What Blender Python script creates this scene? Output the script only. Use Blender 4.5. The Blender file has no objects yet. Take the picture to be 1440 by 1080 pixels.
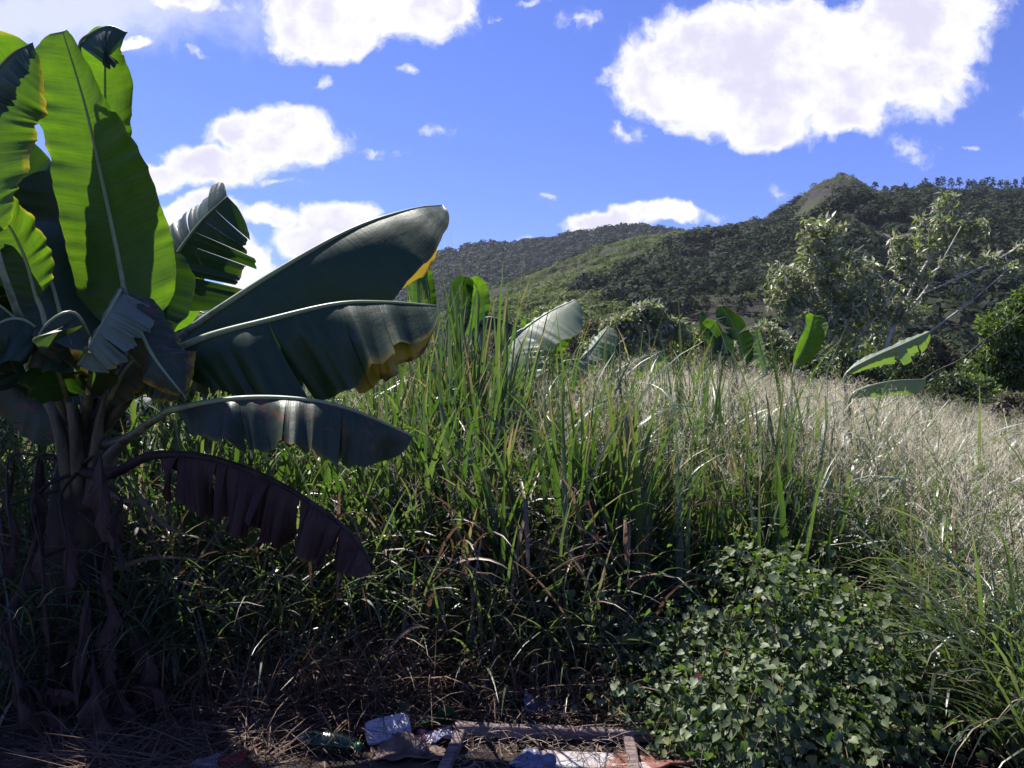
import bpy, math, random
import numpy as np
from mathutils import Vector
rng = np.random.default_rng(7)
random.seed(7)
PI = math.pi
scene = bpy.context.scene
COL = scene.collection
F, CX, CY, CZ = 1108.0, 720.0, 540.0, 1.6      # focal length in photo pixels, picture centre, eye height

def P(px, py, d):
    return np.array([(px - CX) / F * d, d, CZ - (py - CY) / F * d])
def PG(px, d, z=0.0):
    return np.array([(px - CX) / F * d, d, z])

UP = np.array([0, 0, 1.0]); FR = np.array([0, -1.0, 0]); BK = np.array([0, 1.0, 0]); LT = np.array([-1.0, 0, 0]); RT = np.array([1.0, 0, 0])
# ------------------------------------------------------------------ helpers
def tag(o, label=None, cat=None, group=None, kind=None):
    if label: o['label'] = label
    if cat: o['category'] = cat
    if group: o['group'] = group
    if kind: o['kind'] = kind
    return o

def empty(name, loc, label, cat, group=None):
    o = bpy.data.objects.new(name, None)
    o.empty_display_size = 0.1
    o.location = loc
    COL.objects.link(o)
    return tag(o, label, cat, group)

def mesh_obj(name, V, faces, mat, parent=None, vc=None, smooth=True):
    """faces: list of (n,k) int arrays"""
    V = np.asarray(V, np.float32)
    if parent is not None:
        V = V - np.array(world_loc(parent), np.float32)
    me = bpy.data.meshes.new(name)
    faces = [np.asarray(f, np.int32) for f in faces if len(f)]
    nl = sum(f.size for f in faces); nf = sum(len(f) for f in faces)
    me.vertices.add(len(V)); me.vertices.foreach_set('co', V.ravel())
    me.loops.add(nl); me.loops.foreach_set('vertex_index', np.concatenate([f.ravel() for f in faces]))
    starts = []; c = 0
    for f in faces:
        starts.append(c + np.arange(len(f)) * f.shape[1]); c += f.size
    me.polygons.add(nf); me.polygons.foreach_set('loop_start', np.concatenate(starts).astype(np.int32))
    if vc is not None:
        a = me.color_attributes.new('vc', 'FLOAT_COLOR', 'POINT')
        a.data.foreach_set('color', np.asarray(vc, np.float32).ravel())
    me.update(calc_edges=True)
    me.validate()
    me.polygons.foreach_set('use_smooth', np.full(len(me.polygons), smooth))
    me.materials.append(mat)
    o = bpy.data.objects.new(name, me)
    COL.objects.link(o)
    if parent is not None: o.parent = parent
    return o

def world_loc(o):
    v = Vector((0, 0, 0))
    while o is not None:
        v = v + o.location; o = o.parent
    return v

class MB:
    def __init__(s): s.V = []; s.Q = []; s.T = []; s.C = []; s.n = 0
    def add(s, V, Q=None, T=None, C=None):
        V = np.asarray(V, float)
        s.V.append(V)
        if Q is not None and len(Q): s.Q.append(np.asarray(Q) + s.n)
        if T is not None and len(T): s.T.append(np.asarray(T) + s.n)
        if C is None: C = np.tile([random.random(), .5, .5, random.random()], (len(V), 1))
        s.C.append(C); s.n += len(V)
    def build(s, name, mat, parent=None, smooth=True):
        fs = []
        if s.Q: fs.append(np.concatenate(s.Q))
        if s.T: fs.append(np.concatenate(s.T))
        return mesh_obj(name, np.concatenate(s.V), fs, mat, parent, np.concatenate(s.C), smooth)

def norm(v):
    v = np.asarray(v, float)
    return v / np.maximum(np.linalg.norm(v, axis=-1, keepdims=True), 1e-9)

def spline(pts, n):
    p = np.asarray(pts, float)
    if len(p) == 2:
        t = np.linspace(0, 1, n)[:, None]; return p[0] * (1 - t) + p[1] * t
    q = np.vstack([2 * p[0] - p[1], p, 2 * p[-1] - p[-2]])
    L = np.r_[0, np.cumsum(np.linalg.norm(np.diff(p, axis=0), axis=1))]; L /= L[-1]
    out = []
    for u in np.linspace(0, 1, n):
        i = min(np.searchsorted(L, u, 'right') - 1, len(p) - 2)
        t = (u - L[i]) / (L[i + 1] - L[i])
        a, b, c, d = q[i:i + 4]
        out.append(.5 * (2 * b + (c - a) * t + (2 * a - 5 * b + 4 * c - d) * t * t + (3 * b - a - 3 * c + d) * t ** 3))
    return np.array(out)

def tube(mb, pts, radii, nseg=8, n=None, flat=1.0, caps=True):
    p = spline(pts, n) if n else np.asarray(pts, float)
    m = len(p)
    r = np.interp(np.linspace(0, 1, m), np.linspace(0, 1, len(radii)), radii)
    T = norm(np.gradient(p, axis=0))
    up = np.array([0.13, -.2, 1.0]) if abs(T[0][2]) < .8 else np.array([1, .2, 0])
    A = norm(np.cross(T, up)); B = np.cross(A, T)
    th = np.arange(nseg) / nseg * 2 * PI
    V = p[:, None] + r[:, None, None] * (np.cos(th)[None, :, None] * A[:, None] + flat * np.sin(th)[None, :, None] * B[:, None])
    idx = np.arange(m * nseg).reshape(m, nseg)
    Q = np.stack([idx[:-1], np.roll(idx, -1, 1)[:-1], np.roll(idx, -1, 1)[1:], idx[1:]], -1).reshape(-1, 4)
    V = V.reshape(-1, 3)
    C = np.zeros((len(V), 4)); C[:, 0] = random.random(); C[:, 1] = np.repeat(np.linspace(0, 1, m), nseg); C[:, 3] = random.random()
    Tt = []
    if caps:
        V = np.vstack([V, p[:1], p[-1:]]); C = np.vstack([C, C[:1], C[-1:]])
        a, b = m * nseg, m * nseg + 1
        for k in range(nseg):
            Tt.append([a, idx[0][(k + 1) % nseg], idx[0][k]]); Tt.append([b, idx[-1][k], idx[-1][(k + 1) % nseg]])
    mb.add(V, Q, np.array(Tt) if Tt else None, C)

def vnoise1(x, seed):
    r = np.random.default_rng(seed).uniform(-1, 1, 4096)
    x = np.asarray(x, float) + 1000; i = np.floor(x).astype(int); f = x - i; f = f * f * (3 - 2 * f)
    return r[i % 4096] * (1 - f) + r[(i + 1) % 4096] * f

def vnoise2(x, y, seed):
    r = np.random.default_rng(seed).uniform(-1, 1, (256, 256))
    xi = np.floor(x).astype(int); yi = np.floor(y).astype(int); fx = x - xi; fy = y - yi
    fx = fx * fx * (3 - 2 * fx); fy = fy * fy * (3 - 2 * fy)
    g = lambda a, b: r[a % 256, b % 256]
    return (g(xi, yi) * (1 - fx) + g(xi + 1, yi) * fx) * (1 - fy) + (g(xi, yi + 1) * (1 - fx) + g(xi + 1, yi + 1) * fx) * fy
def fbm2(x, y, seed, oct=5):
    s = 0; a = 1
    for k in range(oct):
        s = s + a * vnoise2(x * 2 ** k + 17.3 * k, y * 2 ** k + 5.1 * k, seed + k); a *= .5
    return s

# vectorised ribbons: every blade is a curved, tapering strip
def blades(base, phi, tilt, bend, length, width, nseg=6, p=1.5, twist=0.0, fold=0.0, wprof='leaf', tone=None):
    base = np.asarray(base, float); N = len(base)
    f = lambda a: np.broadcast_to(np.asarray(a, float), (N,))
    phi, tilt, bend, length, width, twist = map(f, (phi, tilt, bend, length, width, twist))
    t = np.linspace(0, 1, nseg + 1)
    th = tilt[:, None] + bend[:, None] * t[None] ** p
    ds = length[:, None] / nseg
    tm = (th[:, 1:] + th[:, :-1]) / 2
    hor = np.concatenate([np.zeros((N, 1)), np.cumsum(np.sin(tm) * ds, 1)], 1)
    ver = np.concatenate([np.zeros((N, 1)), np.cumsum(np.cos(tm) * ds, 1)], 1)
    dx, dy = np.cos(phi)[:, None], np.sin(phi)[:, None]
    C = np.stack([base[:, 0, None] + hor * dx, base[:, 1, None] + hor * dy, np.maximum(base[:, 2, None] + ver, .004)], -1)
    side = np.stack([-np.sin(phi), np.cos(phi), np.zeros(N)], -1)[:, None]
    nor = np.stack([-np.cos(th) * dx, -np.cos(th) * dy, np.sin(th)], -1)
    tw = (twist[:, None] * t[None])[..., None]
    S = side * np.cos(tw) + nor * np.sin(tw)
    Nn = -side * np.sin(tw) + nor * np.cos(tw)
    if wprof == 'leaf': w = np.minimum(1, .45 + 3 * t) * (1 - t ** 2.2)
    elif wprof == 'stalk': w = 1 - .6 * t
    else: w = np.minimum(1, t * 4) * np.minimum(1, (1 - t) * 4)
    w = np.maximum(w, .03)
    W = (width[:, None] * w[None])[..., None] / 2
    cols = [C - S * W, C + S * W] if not fold else [C - S * W + Nn * W * fold, C, C + S * W + Nn * W * fold]
    k = len(cols)
    V = np.stack(cols, 2).reshape(-1, 3)
    i = (np.arange(N)[:, None] * (nseg + 1) + np.arange(nseg)[None]).ravel() * k
    Q = np.concatenate([np.stack([i + c, i + c + 1, i + k + c + 1, i + k + c], -1) for c in range(k - 1)])
    r = rng.random(N) if tone is None else tone
    vc = np.zeros((N, nseg + 1, k, 4))
    vc[..., 0] = r[:, None, None]; vc[..., 1] = t[None, :, None]; vc[..., 2] = np.linspace(0, 1, k); vc[..., 3] = rng.random(N)[:, None, None]
    return V, Q, vc.reshape(-1, 4), C

# vectorised leaves: a template placed many times
def place(tpl, tq, pos, ex, ez, size, tone=None, tt=None):
    N = len(pos)
    ex = norm(ex); ez = norm(ez - (ez * ex).sum(-1, keepdims=True) * ex); ey = np.cross(ez, ex)
    size = np.broadcast_to(np.asarray(size, float), (N,))[:, None, None]
    tpl = np.asarray(tpl, float)
    V = pos[:, None] + size * (tpl[None, :, :1] * ex[:, None] + tpl[None, :, 1:2] * ey[:, None] + tpl[None, :, 2:] * ez[:, None])
    k = len(tpl)
    off = np.arange(N)[:, None, None] * k
    fs = [(np.asarray(q)[None] + off).reshape(-1, np.asarray(q).shape[1]) for q in tq]
    vc = np.zeros((N, k, 4))
    vc[..., 0] = (rng.random(N) if tone is None else tone)[:, None]
    vc[..., 1] = tpl[:, 0]; vc[..., 2] = tpl[:, 1] + .5; vc[..., 3] = rng.random(N)[:, None]
    return V.reshape(-1, 3), fs, vc.reshape(-1, 4)

LEAFLET = ([(0, 0, 0), (.35, .17, .05), (.35, -.17, .05), (1, 0, -.1), (.4, 0, 0)], [[[0, 4, 1], [4, 3, 1], [0, 2, 4], [4, 2, 3]]])
CARD = ([(0, -.3, 0), (.5, -.55, .12), (1, -.1, -.05), (.8, .5, .1), (.2, .45, -.08)], [[[0, 1, 2], [0, 2, 3], [0, 3, 4]]])
QCARD = ([(0, -.4, 0), (.9, -.5, .1), (1, .35, -.05), (.15, .5, .08)], [[[0, 1, 2, 3]]])
HEART = ([(0, 0, 0), (-.12, .2, .04), (-.06, .42, .03), (.2, .52, .02), (.55, .36, -.02), (1, 0, -.16),
          (.55, -.36, -.02), (.2, -.52, .02), (-.06, -.42, .03), (-.12, -.2, .04), (.3, 0, -.11), (.62, 0, -.15)],
         [[[0, 10, 2, 1], [10, 11, 4, 3], [0, 9, 8, 10], [10, 7, 6, 11]], [[10, 3, 2], [11, 5, 4], [10, 8, 7], [11, 6, 5]]])

def rand_dir(n):
    return norm(rng.normal(size=(n, 3)))

# ------------------------------------------------------------------ materials
class NT:
    def __init__(s, m): s.t = m.node_tree; s.n = s.t.nodes; s.l = s.t.links
    def node(s, typ, ins=None, **kw):
        n = s.n.new(typ)
        for k, v in kw.items(): setattr(n, k, v)
        for k, v in (ins or {}).items():
            if hasattr(v, 'is_output'): s.l.new(v, n.inputs[k])
            else: n.inputs[k].default_value = v
        return n
    def math(s, op, a, b=0.0, c=0.0, clamp=False):
        return s.node('ShaderNodeMath', {0: a, 1: b, 2: c}, operation=op, use_clamp=clamp).outputs[0]
    def mix(s, f, a, b):
        n = s.n.new('ShaderNodeMix'); n.data_type = 'RGBA'
        for k, v in ((0, f), (6, a), (7, b)):
            if hasattr(v, 'is_output'): s.l.new(v, n.inputs[k])
            else: n.inputs[k].default_value = v if k == 0 else (*v[:3], 1)
        return n.outputs[2]
    def ramp(s, f, lo, hi):
        n = s.node('ShaderNodeMapRange', {0: f, 1: lo, 2: hi}, interpolation_type='SMOOTHSTEP'); return n.outputs[0]
    def noise(s, vec, scale, detail=4, rough=.55):
        i = {'Scale': scale, 'Detail': detail, 'Roughness': rough}
        if vec is not None: i['Vector'] = vec
        return s.node('ShaderNodeTexNoise', i).outputs[0]

def new_mat(name):
    m = bpy.data.materials.new(name); m.use_nodes = True
    m.node_tree.nodes.clear()
    return m, NT(m)

def finish(nt, bsdf):
    nt.l.new(bsdf, nt.node('ShaderNodeOutputMaterial').inputs[0])

def leaf_mat(name, c0, c1, t0, t1, trans=.4, rough=.45, spec=.5, tipc=None, tipamt=0., patch=None):
    m, nt = new_mat(name)
    a = nt.node('ShaderNodeAttribute', attribute_name='vc')
    sep = nt.node('ShaderNodeSeparateColor', {0: a.outputs['Color']})
    r, t = sep.outputs[0], sep.outputs[1]
    pos = nt.node('ShaderNodeNewGeometry').outputs['Position']
    n1 = nt.noise(pos, 9, 3)
    f = nt.math('MULTIPLY_ADD', nt.math('SUBTRACT', n1, .5), .7, r, True)
    col = nt.mix(f, c0, c1); tc = nt.mix(f, t0, t1)
    if tipc:
        g = nt.math('MULTIPLY', nt.ramp(nt.math('ADD', t, nt.math('MULTIPLY', a.outputs['Alpha'], .5)), 1.25 - tipamt, 1.45 - tipamt * .6), 1.0)
        col = nt.mix(g, col, tipc); tc = nt.mix(g, tc, [min(1, x * 1.3) for x in tipc])
    if patch:
        g = nt.ramp(nt.math('ADD', nt.math('MULTIPLY', a.outputs['Alpha'], 1.0), 0), 1 - patch[0], 1.02 - patch[0])
        col = nt.mix(g, col, patch[1]); tc = nt.mix(g, tc, patch[1])
    b = nt.node('ShaderNodeBsdfPrincipled', {'Base Color': col, 'Roughness': rough, 'Specular IOR Level': spec}).outputs[0]
    tr = nt.node('ShaderNodeBsdfTranslucent', {'Color': tc}).outputs[0]
    finish(nt, nt.node('ShaderNodeMixShader', {0: trans, 1: b, 2: tr}).outputs[0])
    return m

def banana_mat(name, c0, c1, t0, t1, age=0.0, trans=.42, rough=.32, dry=None):
    """vc = (along, across, edge age, random)"""
    m, nt = new_mat(name)
    a = nt.node('ShaderNodeAttribute', attribute_name='vc')
    sep = nt.node('ShaderNodeSeparateColor', {0: a.outputs['Color']})
    s, v, e = sep.outputs
    rnd = a.outputs['Alpha']
    co = nt.node('ShaderNodeCombineXYZ', {0: nt.math('MULTIPLY', s, 150), 1: nt.math('MULTIPLY', v, 1.6), 2: nt.math('MULTIPLY', rnd, 40)}).outputs[0]
    st = nt.noise(co, 1, 3, .7)
    co2 = nt.node('ShaderNodeCombineXYZ', {0: nt.math('MULTIPLY', s, 9), 1: nt.math('MULTIPLY', v, 3), 2: nt.math('MULTIPLY', rnd, 70)}).outputs[0]
    big = nt.noise(co2, 1, 5, .6)
    f = nt.math('MULTIPLY_ADD', nt.math('SUBTRACT', st, .5), 1.6, big, True)
    col = nt.mix(f, c0, c1); tc = nt.mix(f, t0, t1)
    # yellowing then browning towards the margin, following the noise
    ed = nt.math('ADD', nt.math('ADD', v, nt.math('MULTIPLY', nt.math('SUBTRACT', big, .5), .55)), e)
    y = nt.ramp(ed, 1.0, 1.28); br = nt.ramp(ed, 1.34, 1.42)
    col = nt.mix(y, col, (.30, .22, .025)); tc = nt.mix(y, tc, (.72, .5, .04))
    col = nt.mix(br, col, (.10, .042, .022)); tc = nt.mix(br, tc, (.16, .06, .03))
    if age > 0:
        g = nt.ramp(nt.noise(co2, 1.3, 5, .65), .62 - age * .3, .68 - age * .3)
        col = nt.mix(g, col, (.12, .07, .045)); tc = nt.mix(g, tc, (.2, .09, .04))
    bump = nt.node('ShaderNodeBump', {'Strength': .4, 'Distance': .004, 'Height': nt.math('ADD', st, nt.math('MULTIPLY', big, 2.0))}).outputs[0]
    b = nt.node('ShaderNodeBsdfPrincipled', {'Base Color': col, 'Roughness': nt.math('MULTIPLY_ADD', big, .3, rough - .08), 'Specular IOR Level': .33, 'Normal': bump}).outputs[0]
    tr = nt.node('ShaderNodeBsdfTranslucent', {'Color': tc, 'Normal': bump}).outputs[0]
    finish(nt, nt.node('ShaderNodeMixShader', {0: trans, 1: b, 2: tr}).outputs[0])
    return m

def solid_mat(name, c0, c1, scale=8, rough=.7, spec=.3, stretch=(1, 1, 1), c2=None, metal=0, bump=.3, amt2=.6, trans=0):
    m, nt = new_mat(name)
    tc = nt.node('ShaderNodeTexCoord').outputs['Object']
    mp = nt.node('ShaderNodeMapping', {'Vector': tc, 'Scale': stretch}).outputs[0]
    n = nt.noise(mp, scale, 8, .65)
    col = nt.mix(nt.ramp(n, .35, .65), c0, c1)
    if c2:
        g = nt.ramp(nt.noise(mp, scale * .37 + .1, 6, .7), amt2 - .04, amt2 + .04); col = nt.mix(g, col, c2)
    bp = nt.node('ShaderNodeBump', {'Strength': bump, 'Distance': .01, 'Height': n}).outputs[0]
    b = nt.node('ShaderNodeBsdfPrincipled', {'Base Color': col, 'Roughness': rough, 'Specular IOR Level': spec, 'Metallic': metal, 'Normal': bp}).outputs[0]
    if trans:
        t = nt.node('ShaderNodeBsdfTranslucent', {'Color': col}).outputs[0]
        b = nt.node('ShaderNodeMixShader', {0: trans, 1: b, 2: t}).outputs[0]
    finish(nt, b)
    return m

M = {}
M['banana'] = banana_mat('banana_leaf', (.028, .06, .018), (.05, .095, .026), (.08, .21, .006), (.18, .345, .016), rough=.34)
M['banana_dark'] = banana_mat('banana_leaf_shaded', (.014, .034, .017), (.028, .055, .027), (.03, .10, .004), (.07, .16, .008), trans=.22, rough=.34)  # darker copy of the leaf colour, shade put into the tone
M['banana_old'] = banana_mat('banana_leaf_ageing', (.03, .048, .034), (.055, .075, .05), (.05, .12, .01), (.1, .18, .015), age=.25, trans=.3, rough=.36)
M['banana_dry'] = banana_mat('banana_leaf_dry', (.03, .016, .015), (.088, .05, .044), (.10, .04, .035), (.15, .07, .05), trans=.15, rough=.7)
M['banana_pale'] = banana_mat('banana_leaf_sunlit', (.13, .16, .115), (.21, .24, .175), (.16, .32, .015), (.26, .42, .03), trans=.28, rough=.4)  # paler copy of the leaf colour, standing in for sunlit sheen
def midrib_mat():
    m, nt = new_mat('banana_midrib')
    sep = nt.node('ShaderNodeSeparateColor', {0: nt.node('ShaderNodeAttribute', attribute_name='vc').outputs['Color']})
    n = nt.noise(nt.node('ShaderNodeNewGeometry').outputs['Position'], 25, 5)
    f = nt.ramp(nt.math('ADD', sep.outputs[1], nt.math('MULTIPLY', nt.math('SUBTRACT', n, .5), .5)), .22, .5)
    col = nt.mix(f, nt.mix(n, (.03, .024, .02), (.09, .078, .05)), nt.mix(n, (.17, .22, .10), (.28, .31, .17)))
    finish(nt, nt.node('ShaderNodeBsdfPrincipled', {'Base Color': col, 'Roughness': .42, 'Specular IOR Level': .5}).outputs[0])
    return m
M['midrib'] = midrib_mat()
M['petiole'] = solid_mat('banana_petiole', (.055, .045, .032), (.15, .135, .095), 9, .5, .4, (1, 1, .3), c2=(.06, .035, .03), amt2=.56)
M['stem'] = solid_mat('banana_stem', (.018, .012, .011), (.065, .042, .03), 10, .7, .3, (1, 1, .25), c2=(.02, .012, .012), amt2=.5)
M['cane'] = leaf_mat('cane_blade', (.032, .062, .028), (.07, .10, .052), (.07, .165, .012), (.17, .27, .035), trans=.38, rough=.42, spec=1.0, tipc=(.25, .19, .08), tipamt=.12)
M['grass'] = leaf_mat('grass_blade', (.036, .06, .030), (.085, .105, .058), (.08, .17, .02), (.2, .27, .06), trans=.38, rough=.43, spec=1.0, tipc=(.24, .2, .1), tipamt=.1, patch=(.05, (.26, .2, .13)))
M['weed'] = leaf_mat('weed_leaf', (.035, .06, .032), (.09, .11, .065), (.06, .15, .01), (.17, .27, .03), trans=.28, rough=.46, spec=.8)
M['stalk'] = leaf_mat('grass_stalk', (.10, .11, .05), (.22, .19, .11), (.15, .2, .04), (.3, .26, .12), trans=.25, rough=.5)
M['seed'] = leaf_mat('grass_seed_head', (.66, .58, .43), (.82, .74, .58), (.62, .54, .36), (.72, .63, .46), trans=.35, rough=.6, spec=.3)
M['dry'] = leaf_mat('dead_grass', (.075, .045, .036), (.21, .14, .10), (.08, .04, .03), (.17, .1, .06), trans=.2, rough=.6, spec=.3)
M['dry_red'] = leaf_mat('withered_blade', (.06, .034, .024), (.24, .17, .125), (.1, .045, .025), (.24, .15, .09), trans=.28, rough=.45, spec=.6)
M['vine'] = leaf_mat('creeper_leaf', (.06, .088, .036), (.145, .175, .085), (.09, .2, .015), (.22, .33, .04), trans=.32, rough=.52, spec=.42, patch=(.06, (.2, .19, .06)))
M['tree'] = leaf_mat('tree_leaf', (.15, .185, .095), (.28, .305, .19), (.2, .3, .04), (.34, .4, .12), trans=.34, rough=.45, patch=(.22, (.5, .44, .34)))
M['shrub'] = leaf_mat('shrub_leaf', (.055, .09, .03), (.12, .155, .06), (.11, .22, .015), (.24, .34, .04), trans=.35, rough=.45)
M['shrub_d'] = leaf_mat('shrub_leaf_shaded', (.018, .032, .014), (.045, .065, .028), (.04, .08, .01), (.09, .14, .02), trans=.3, rough=.5)  # darker copy of the shrub leaf, shade put into its colour
M['shrub_dry'] = leaf_mat('shrub_leaf_greyish', (.07, .075, .045), (.15, .135, .09), (.1, .12, .04), (.2, .18, .08), trans=.3, rough=.6)
M['wood_n'] = leaf_mat('hill_wood_leaf', (.009, .018, .011), (.032, .046, .022), (.014, .03, .006), (.04, .06, .014), trans=.25, rough=.75, spec=.12)  # leaf tone kept dark, standing in for cloud shadow on the near hill
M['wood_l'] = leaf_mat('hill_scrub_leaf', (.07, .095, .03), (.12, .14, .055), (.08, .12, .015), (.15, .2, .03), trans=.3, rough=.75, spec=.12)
M['bark'] = solid_mat('bark', (.3, .27, .23), (.52, .48, .43), 12, .85, .2, (1, 1, .4))
M['bark_d'] = solid_mat('bark_dark', (.05, .04, .03), (.12, .095, .075), 12, .85, .2, (1, 1, .4))

def ground_mat():
    m, nt = new_mat('soil')
    pos = nt.node('ShaderNodeNewGeometry').outputs['Position']
    n = nt.noise(pos, 3, 9, .7); n2 = nt.noise(pos, .05, 6)
    col = nt.mix(nt.ramp(n, .35, .7), (.022, .016, .013), (.085, .06, .045))
    col = nt.mix(nt.ramp(n2, .45, .6), col, (.06, .075, .03))
    bp = nt.node('ShaderNodeBump', {'Strength': .8, 'Distance': .05, 'Height': n}).outputs[0]
    finish(nt, nt.node('ShaderNodeBsdfPrincipled', {'Base Color': col, 'Roughness': .95, 'Specular IOR Level': .1, 'Normal': bp}).outputs[0])
    return m
M['soil'] = ground_mat()
def hill_mat(name, ca, cb, cc, peak=None):
    m, nt = new_mat(name)
    pos = nt.node('ShaderNodeNewGeometry').outputs['Position']
    n = nt.noise(pos, .03, 8, .6); n2 = nt.noise(pos, .25, 8, .7)
    col = nt.mix(nt.ramp(n, .4, .6), ca, cb)
    col = nt.mix(nt.ramp(n2, .5, .7), col, cc)
    if peak is not None:
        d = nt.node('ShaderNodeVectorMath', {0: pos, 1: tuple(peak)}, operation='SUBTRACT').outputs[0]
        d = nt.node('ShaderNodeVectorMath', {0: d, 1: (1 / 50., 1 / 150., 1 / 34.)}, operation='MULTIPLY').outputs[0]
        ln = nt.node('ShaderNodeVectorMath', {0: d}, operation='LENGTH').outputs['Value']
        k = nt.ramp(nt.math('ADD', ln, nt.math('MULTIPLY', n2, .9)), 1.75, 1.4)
        rock = nt.mix(nt.ramp(nt.noise(pos, .35, 8, .7), .4, .62), (.018, .016, .016), (.055, .045, .043))  # rock tone darkened in place of a cloud shadow
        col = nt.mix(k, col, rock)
    bp = nt.node('ShaderNodeBump', {'Strength': .8, 'Distance': 2.0, 'Height': n2}).outputs[0]
    finish(nt, nt.node('ShaderNodeBsdfPrincipled', {'Base Color': col, 'Roughness': .95, 'Specular IOR Level': .1, 'Normal': bp}).outputs[0])
    return m

# ------------------------------------------------------------------ camera, light, sky
cam = bpy.data.cameras.new('camera'); co = bpy.data.objects.new('camera', cam); COL.objects.link(co)
cam.sensor_width = 36; cam.lens = F / 1440 * 36; cam.clip_start = .05; cam.clip_end = 6000
co.location = (0, 0, CZ); co.rotation_euler = (PI / 2, 0, 0)
scene.camera = co
SUN_AZ, SUN_EL = math.radians(-46), math.radians(57)      # azimuth from +Y, clockwise; elevation
sd = Vector((math.sin(SUN_AZ) * math.cos(SUN_EL), math.cos(SUN_AZ) * math.cos(SUN_EL), math.sin(SUN_EL)))
sl = bpy.data.lights.new('sun', 'SUN'); sl.energy = 5.0; sl.angle = math.radians(.5); sl.color = (1, .955, .88)
so = bpy.data.objects.new('sun', sl); COL.objects.link(so); so.rotation_euler = sd.to_track_quat('Z', 'Y').to_euler()
so.location = (0, 0, 40)
scene.view_settings.view_transform = 'Standard'; scene.view_settings.look = 'None'
scene.view_settings.exposure = 1.05; scene.view_settings.gamma = 1
w = bpy.data.worlds.new('World'); scene.world = w; w.use_nodes = True
w.node_tree.nodes.clear(); nt = NT(w)
STR = .078
sky = nt.node('ShaderNodeTexSky', sky_type='NISHITA', sun_disc=False, sun_elevation=SUN_EL, sun_rotation=SUN_AZ, altitude=300, air_density=1.0, dust_density=.25, ozone_density=2.5).outputs[0]
dirv = nt.node('ShaderNodeTexCoord').outputs['Generated']
sep = nt.node('ShaderNodeSeparateXYZ', {0: dirv})
yy = nt.math('MAXIMUM', sep.outputs[1], .12)
u = nt.math('DIVIDE', sep.outputs[0], yy); v = nt.math('DIVIDE', sep.outputs[2], yy)
uv = nt.node('ShaderNodeCombineXYZ', {0: u, 1: v}).outputs[0]
wob = nt.node('ShaderNodeTexNoise', {'Vector': uv, 'Scale': 7, 'Detail': 5, 'Roughness': .6}).outputs['Color']
wob = nt.node('ShaderNodeVectorMath', {0: wob, 1: (.5, .5, .5)}, operation='SUBTRACT').outputs[0]
wuv = nt.node('ShaderNodeVectorMath', {0: wob, 1: (.10, .085, 0), 2: uv}, operation='MULTIPLY_ADD').outputs[0]
CLOUDS = [(985, 105, 140, 75), (1090, 60, 190, 75), (1130, 130, 170, 75), (1080, 175, 70, 35), (1290, 30, 120, 70), (1260, 110, 105, 60), (1190, 175, 70, 30),
          (500, 5, 170, 50), (455, 45, 90, 42), (600, -5, 90, 35), (250, -10, 60, 35),
          (400, 190, 90, 46), (305, 228, 105, 38), (470, 192, 40, 22), (330, 175, 45, 30), (225, 245, 60, 28),
          (285, 300, 75, 26), (350, 385, 50, 34), (475, 315, 52, 30), (430, 345, 50, 25), (385, 312, 45, 18), (300, 350, 60, 40),
          (850, 312, 62, 22), (945, 295, 58, 17), (900, 300, 60, 18),
          (612, 190, 27, 12), (812, 28, 40, 14), (580, 92, 18, 9), (465, 115, 22, 14), (532, 207, 40, 11), (398, 258, 34, 9),
          (747, 333, 24, 11), (1282, 216, 34, 24), (1102, 283, 13, 20), (880, 185, 34, 14), (1440, 158, 18, 16), (772, 275, 16, 8), (690, 360, 30, 8), (350, 262, 40, 10), (240, 205, 22, 8), (700, 20, 24, 8), (285, 80, 26, 7), (745, 8, 30, 9), (1360, 205, 30, 8), (1010, 300, 20, 9), (160, 70, 60, 10),
          (-260, 140, 230, 60), (1720, 120, 200, 70), (700, -420, 200, 80), (1900, -300, 250, 100)]
cur = None; cur2 = None
for (a, b, rx, ry) in CLOUDS:
    cu, cv, ru, rv = (a - CX) / F, (CY - b) / F, rx * 1.15 / F, ry * 1.15 / F
    q = nt.node('ShaderNodeVectorMath', {0: wuv, 1: (1 / ru, 1 / rv, 0), 2: (-cu / ru, -cv / rv, 0)}, operation='MULTIPLY_ADD').outputs[0]
    ln = nt.node('ShaderNodeVectorMath', {0: q}, operation='LENGTH').outputs['Value']
    if rx < 42:
        cur2 = ln if cur2 is None else nt.math('SMOOTH_MIN', cur2, ln, .1); continue
    cur = ln if cur is None else nt.math('SMOOTH_MIN', cur, ln, .18)
fine = nt.noise(wuv, 17, 9, .62)
dens = nt.math('ADD', nt.math('MULTIPLY', nt.math('SUBTRACT', 1.0, cur), 1.9), nt.math('MULTIPLY', nt.math('SUBTRACT', fine, .57), 2.3))
cl = nt.ramp(dens, -.1, .6)
fine2 = nt.noise(wuv, 38, 7, .62)
dens2 = nt.math('ADD', nt.math('SUBTRACT', 1.05, cur2), nt.math('MULTIPLY', nt.math('SUBTRACT', fine2, .58), 3.2))
cl = nt.math('MAXIMUM', cl, nt.math('MULTIPLY', nt.ramp(dens2, .0, 1.3), .9))
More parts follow.
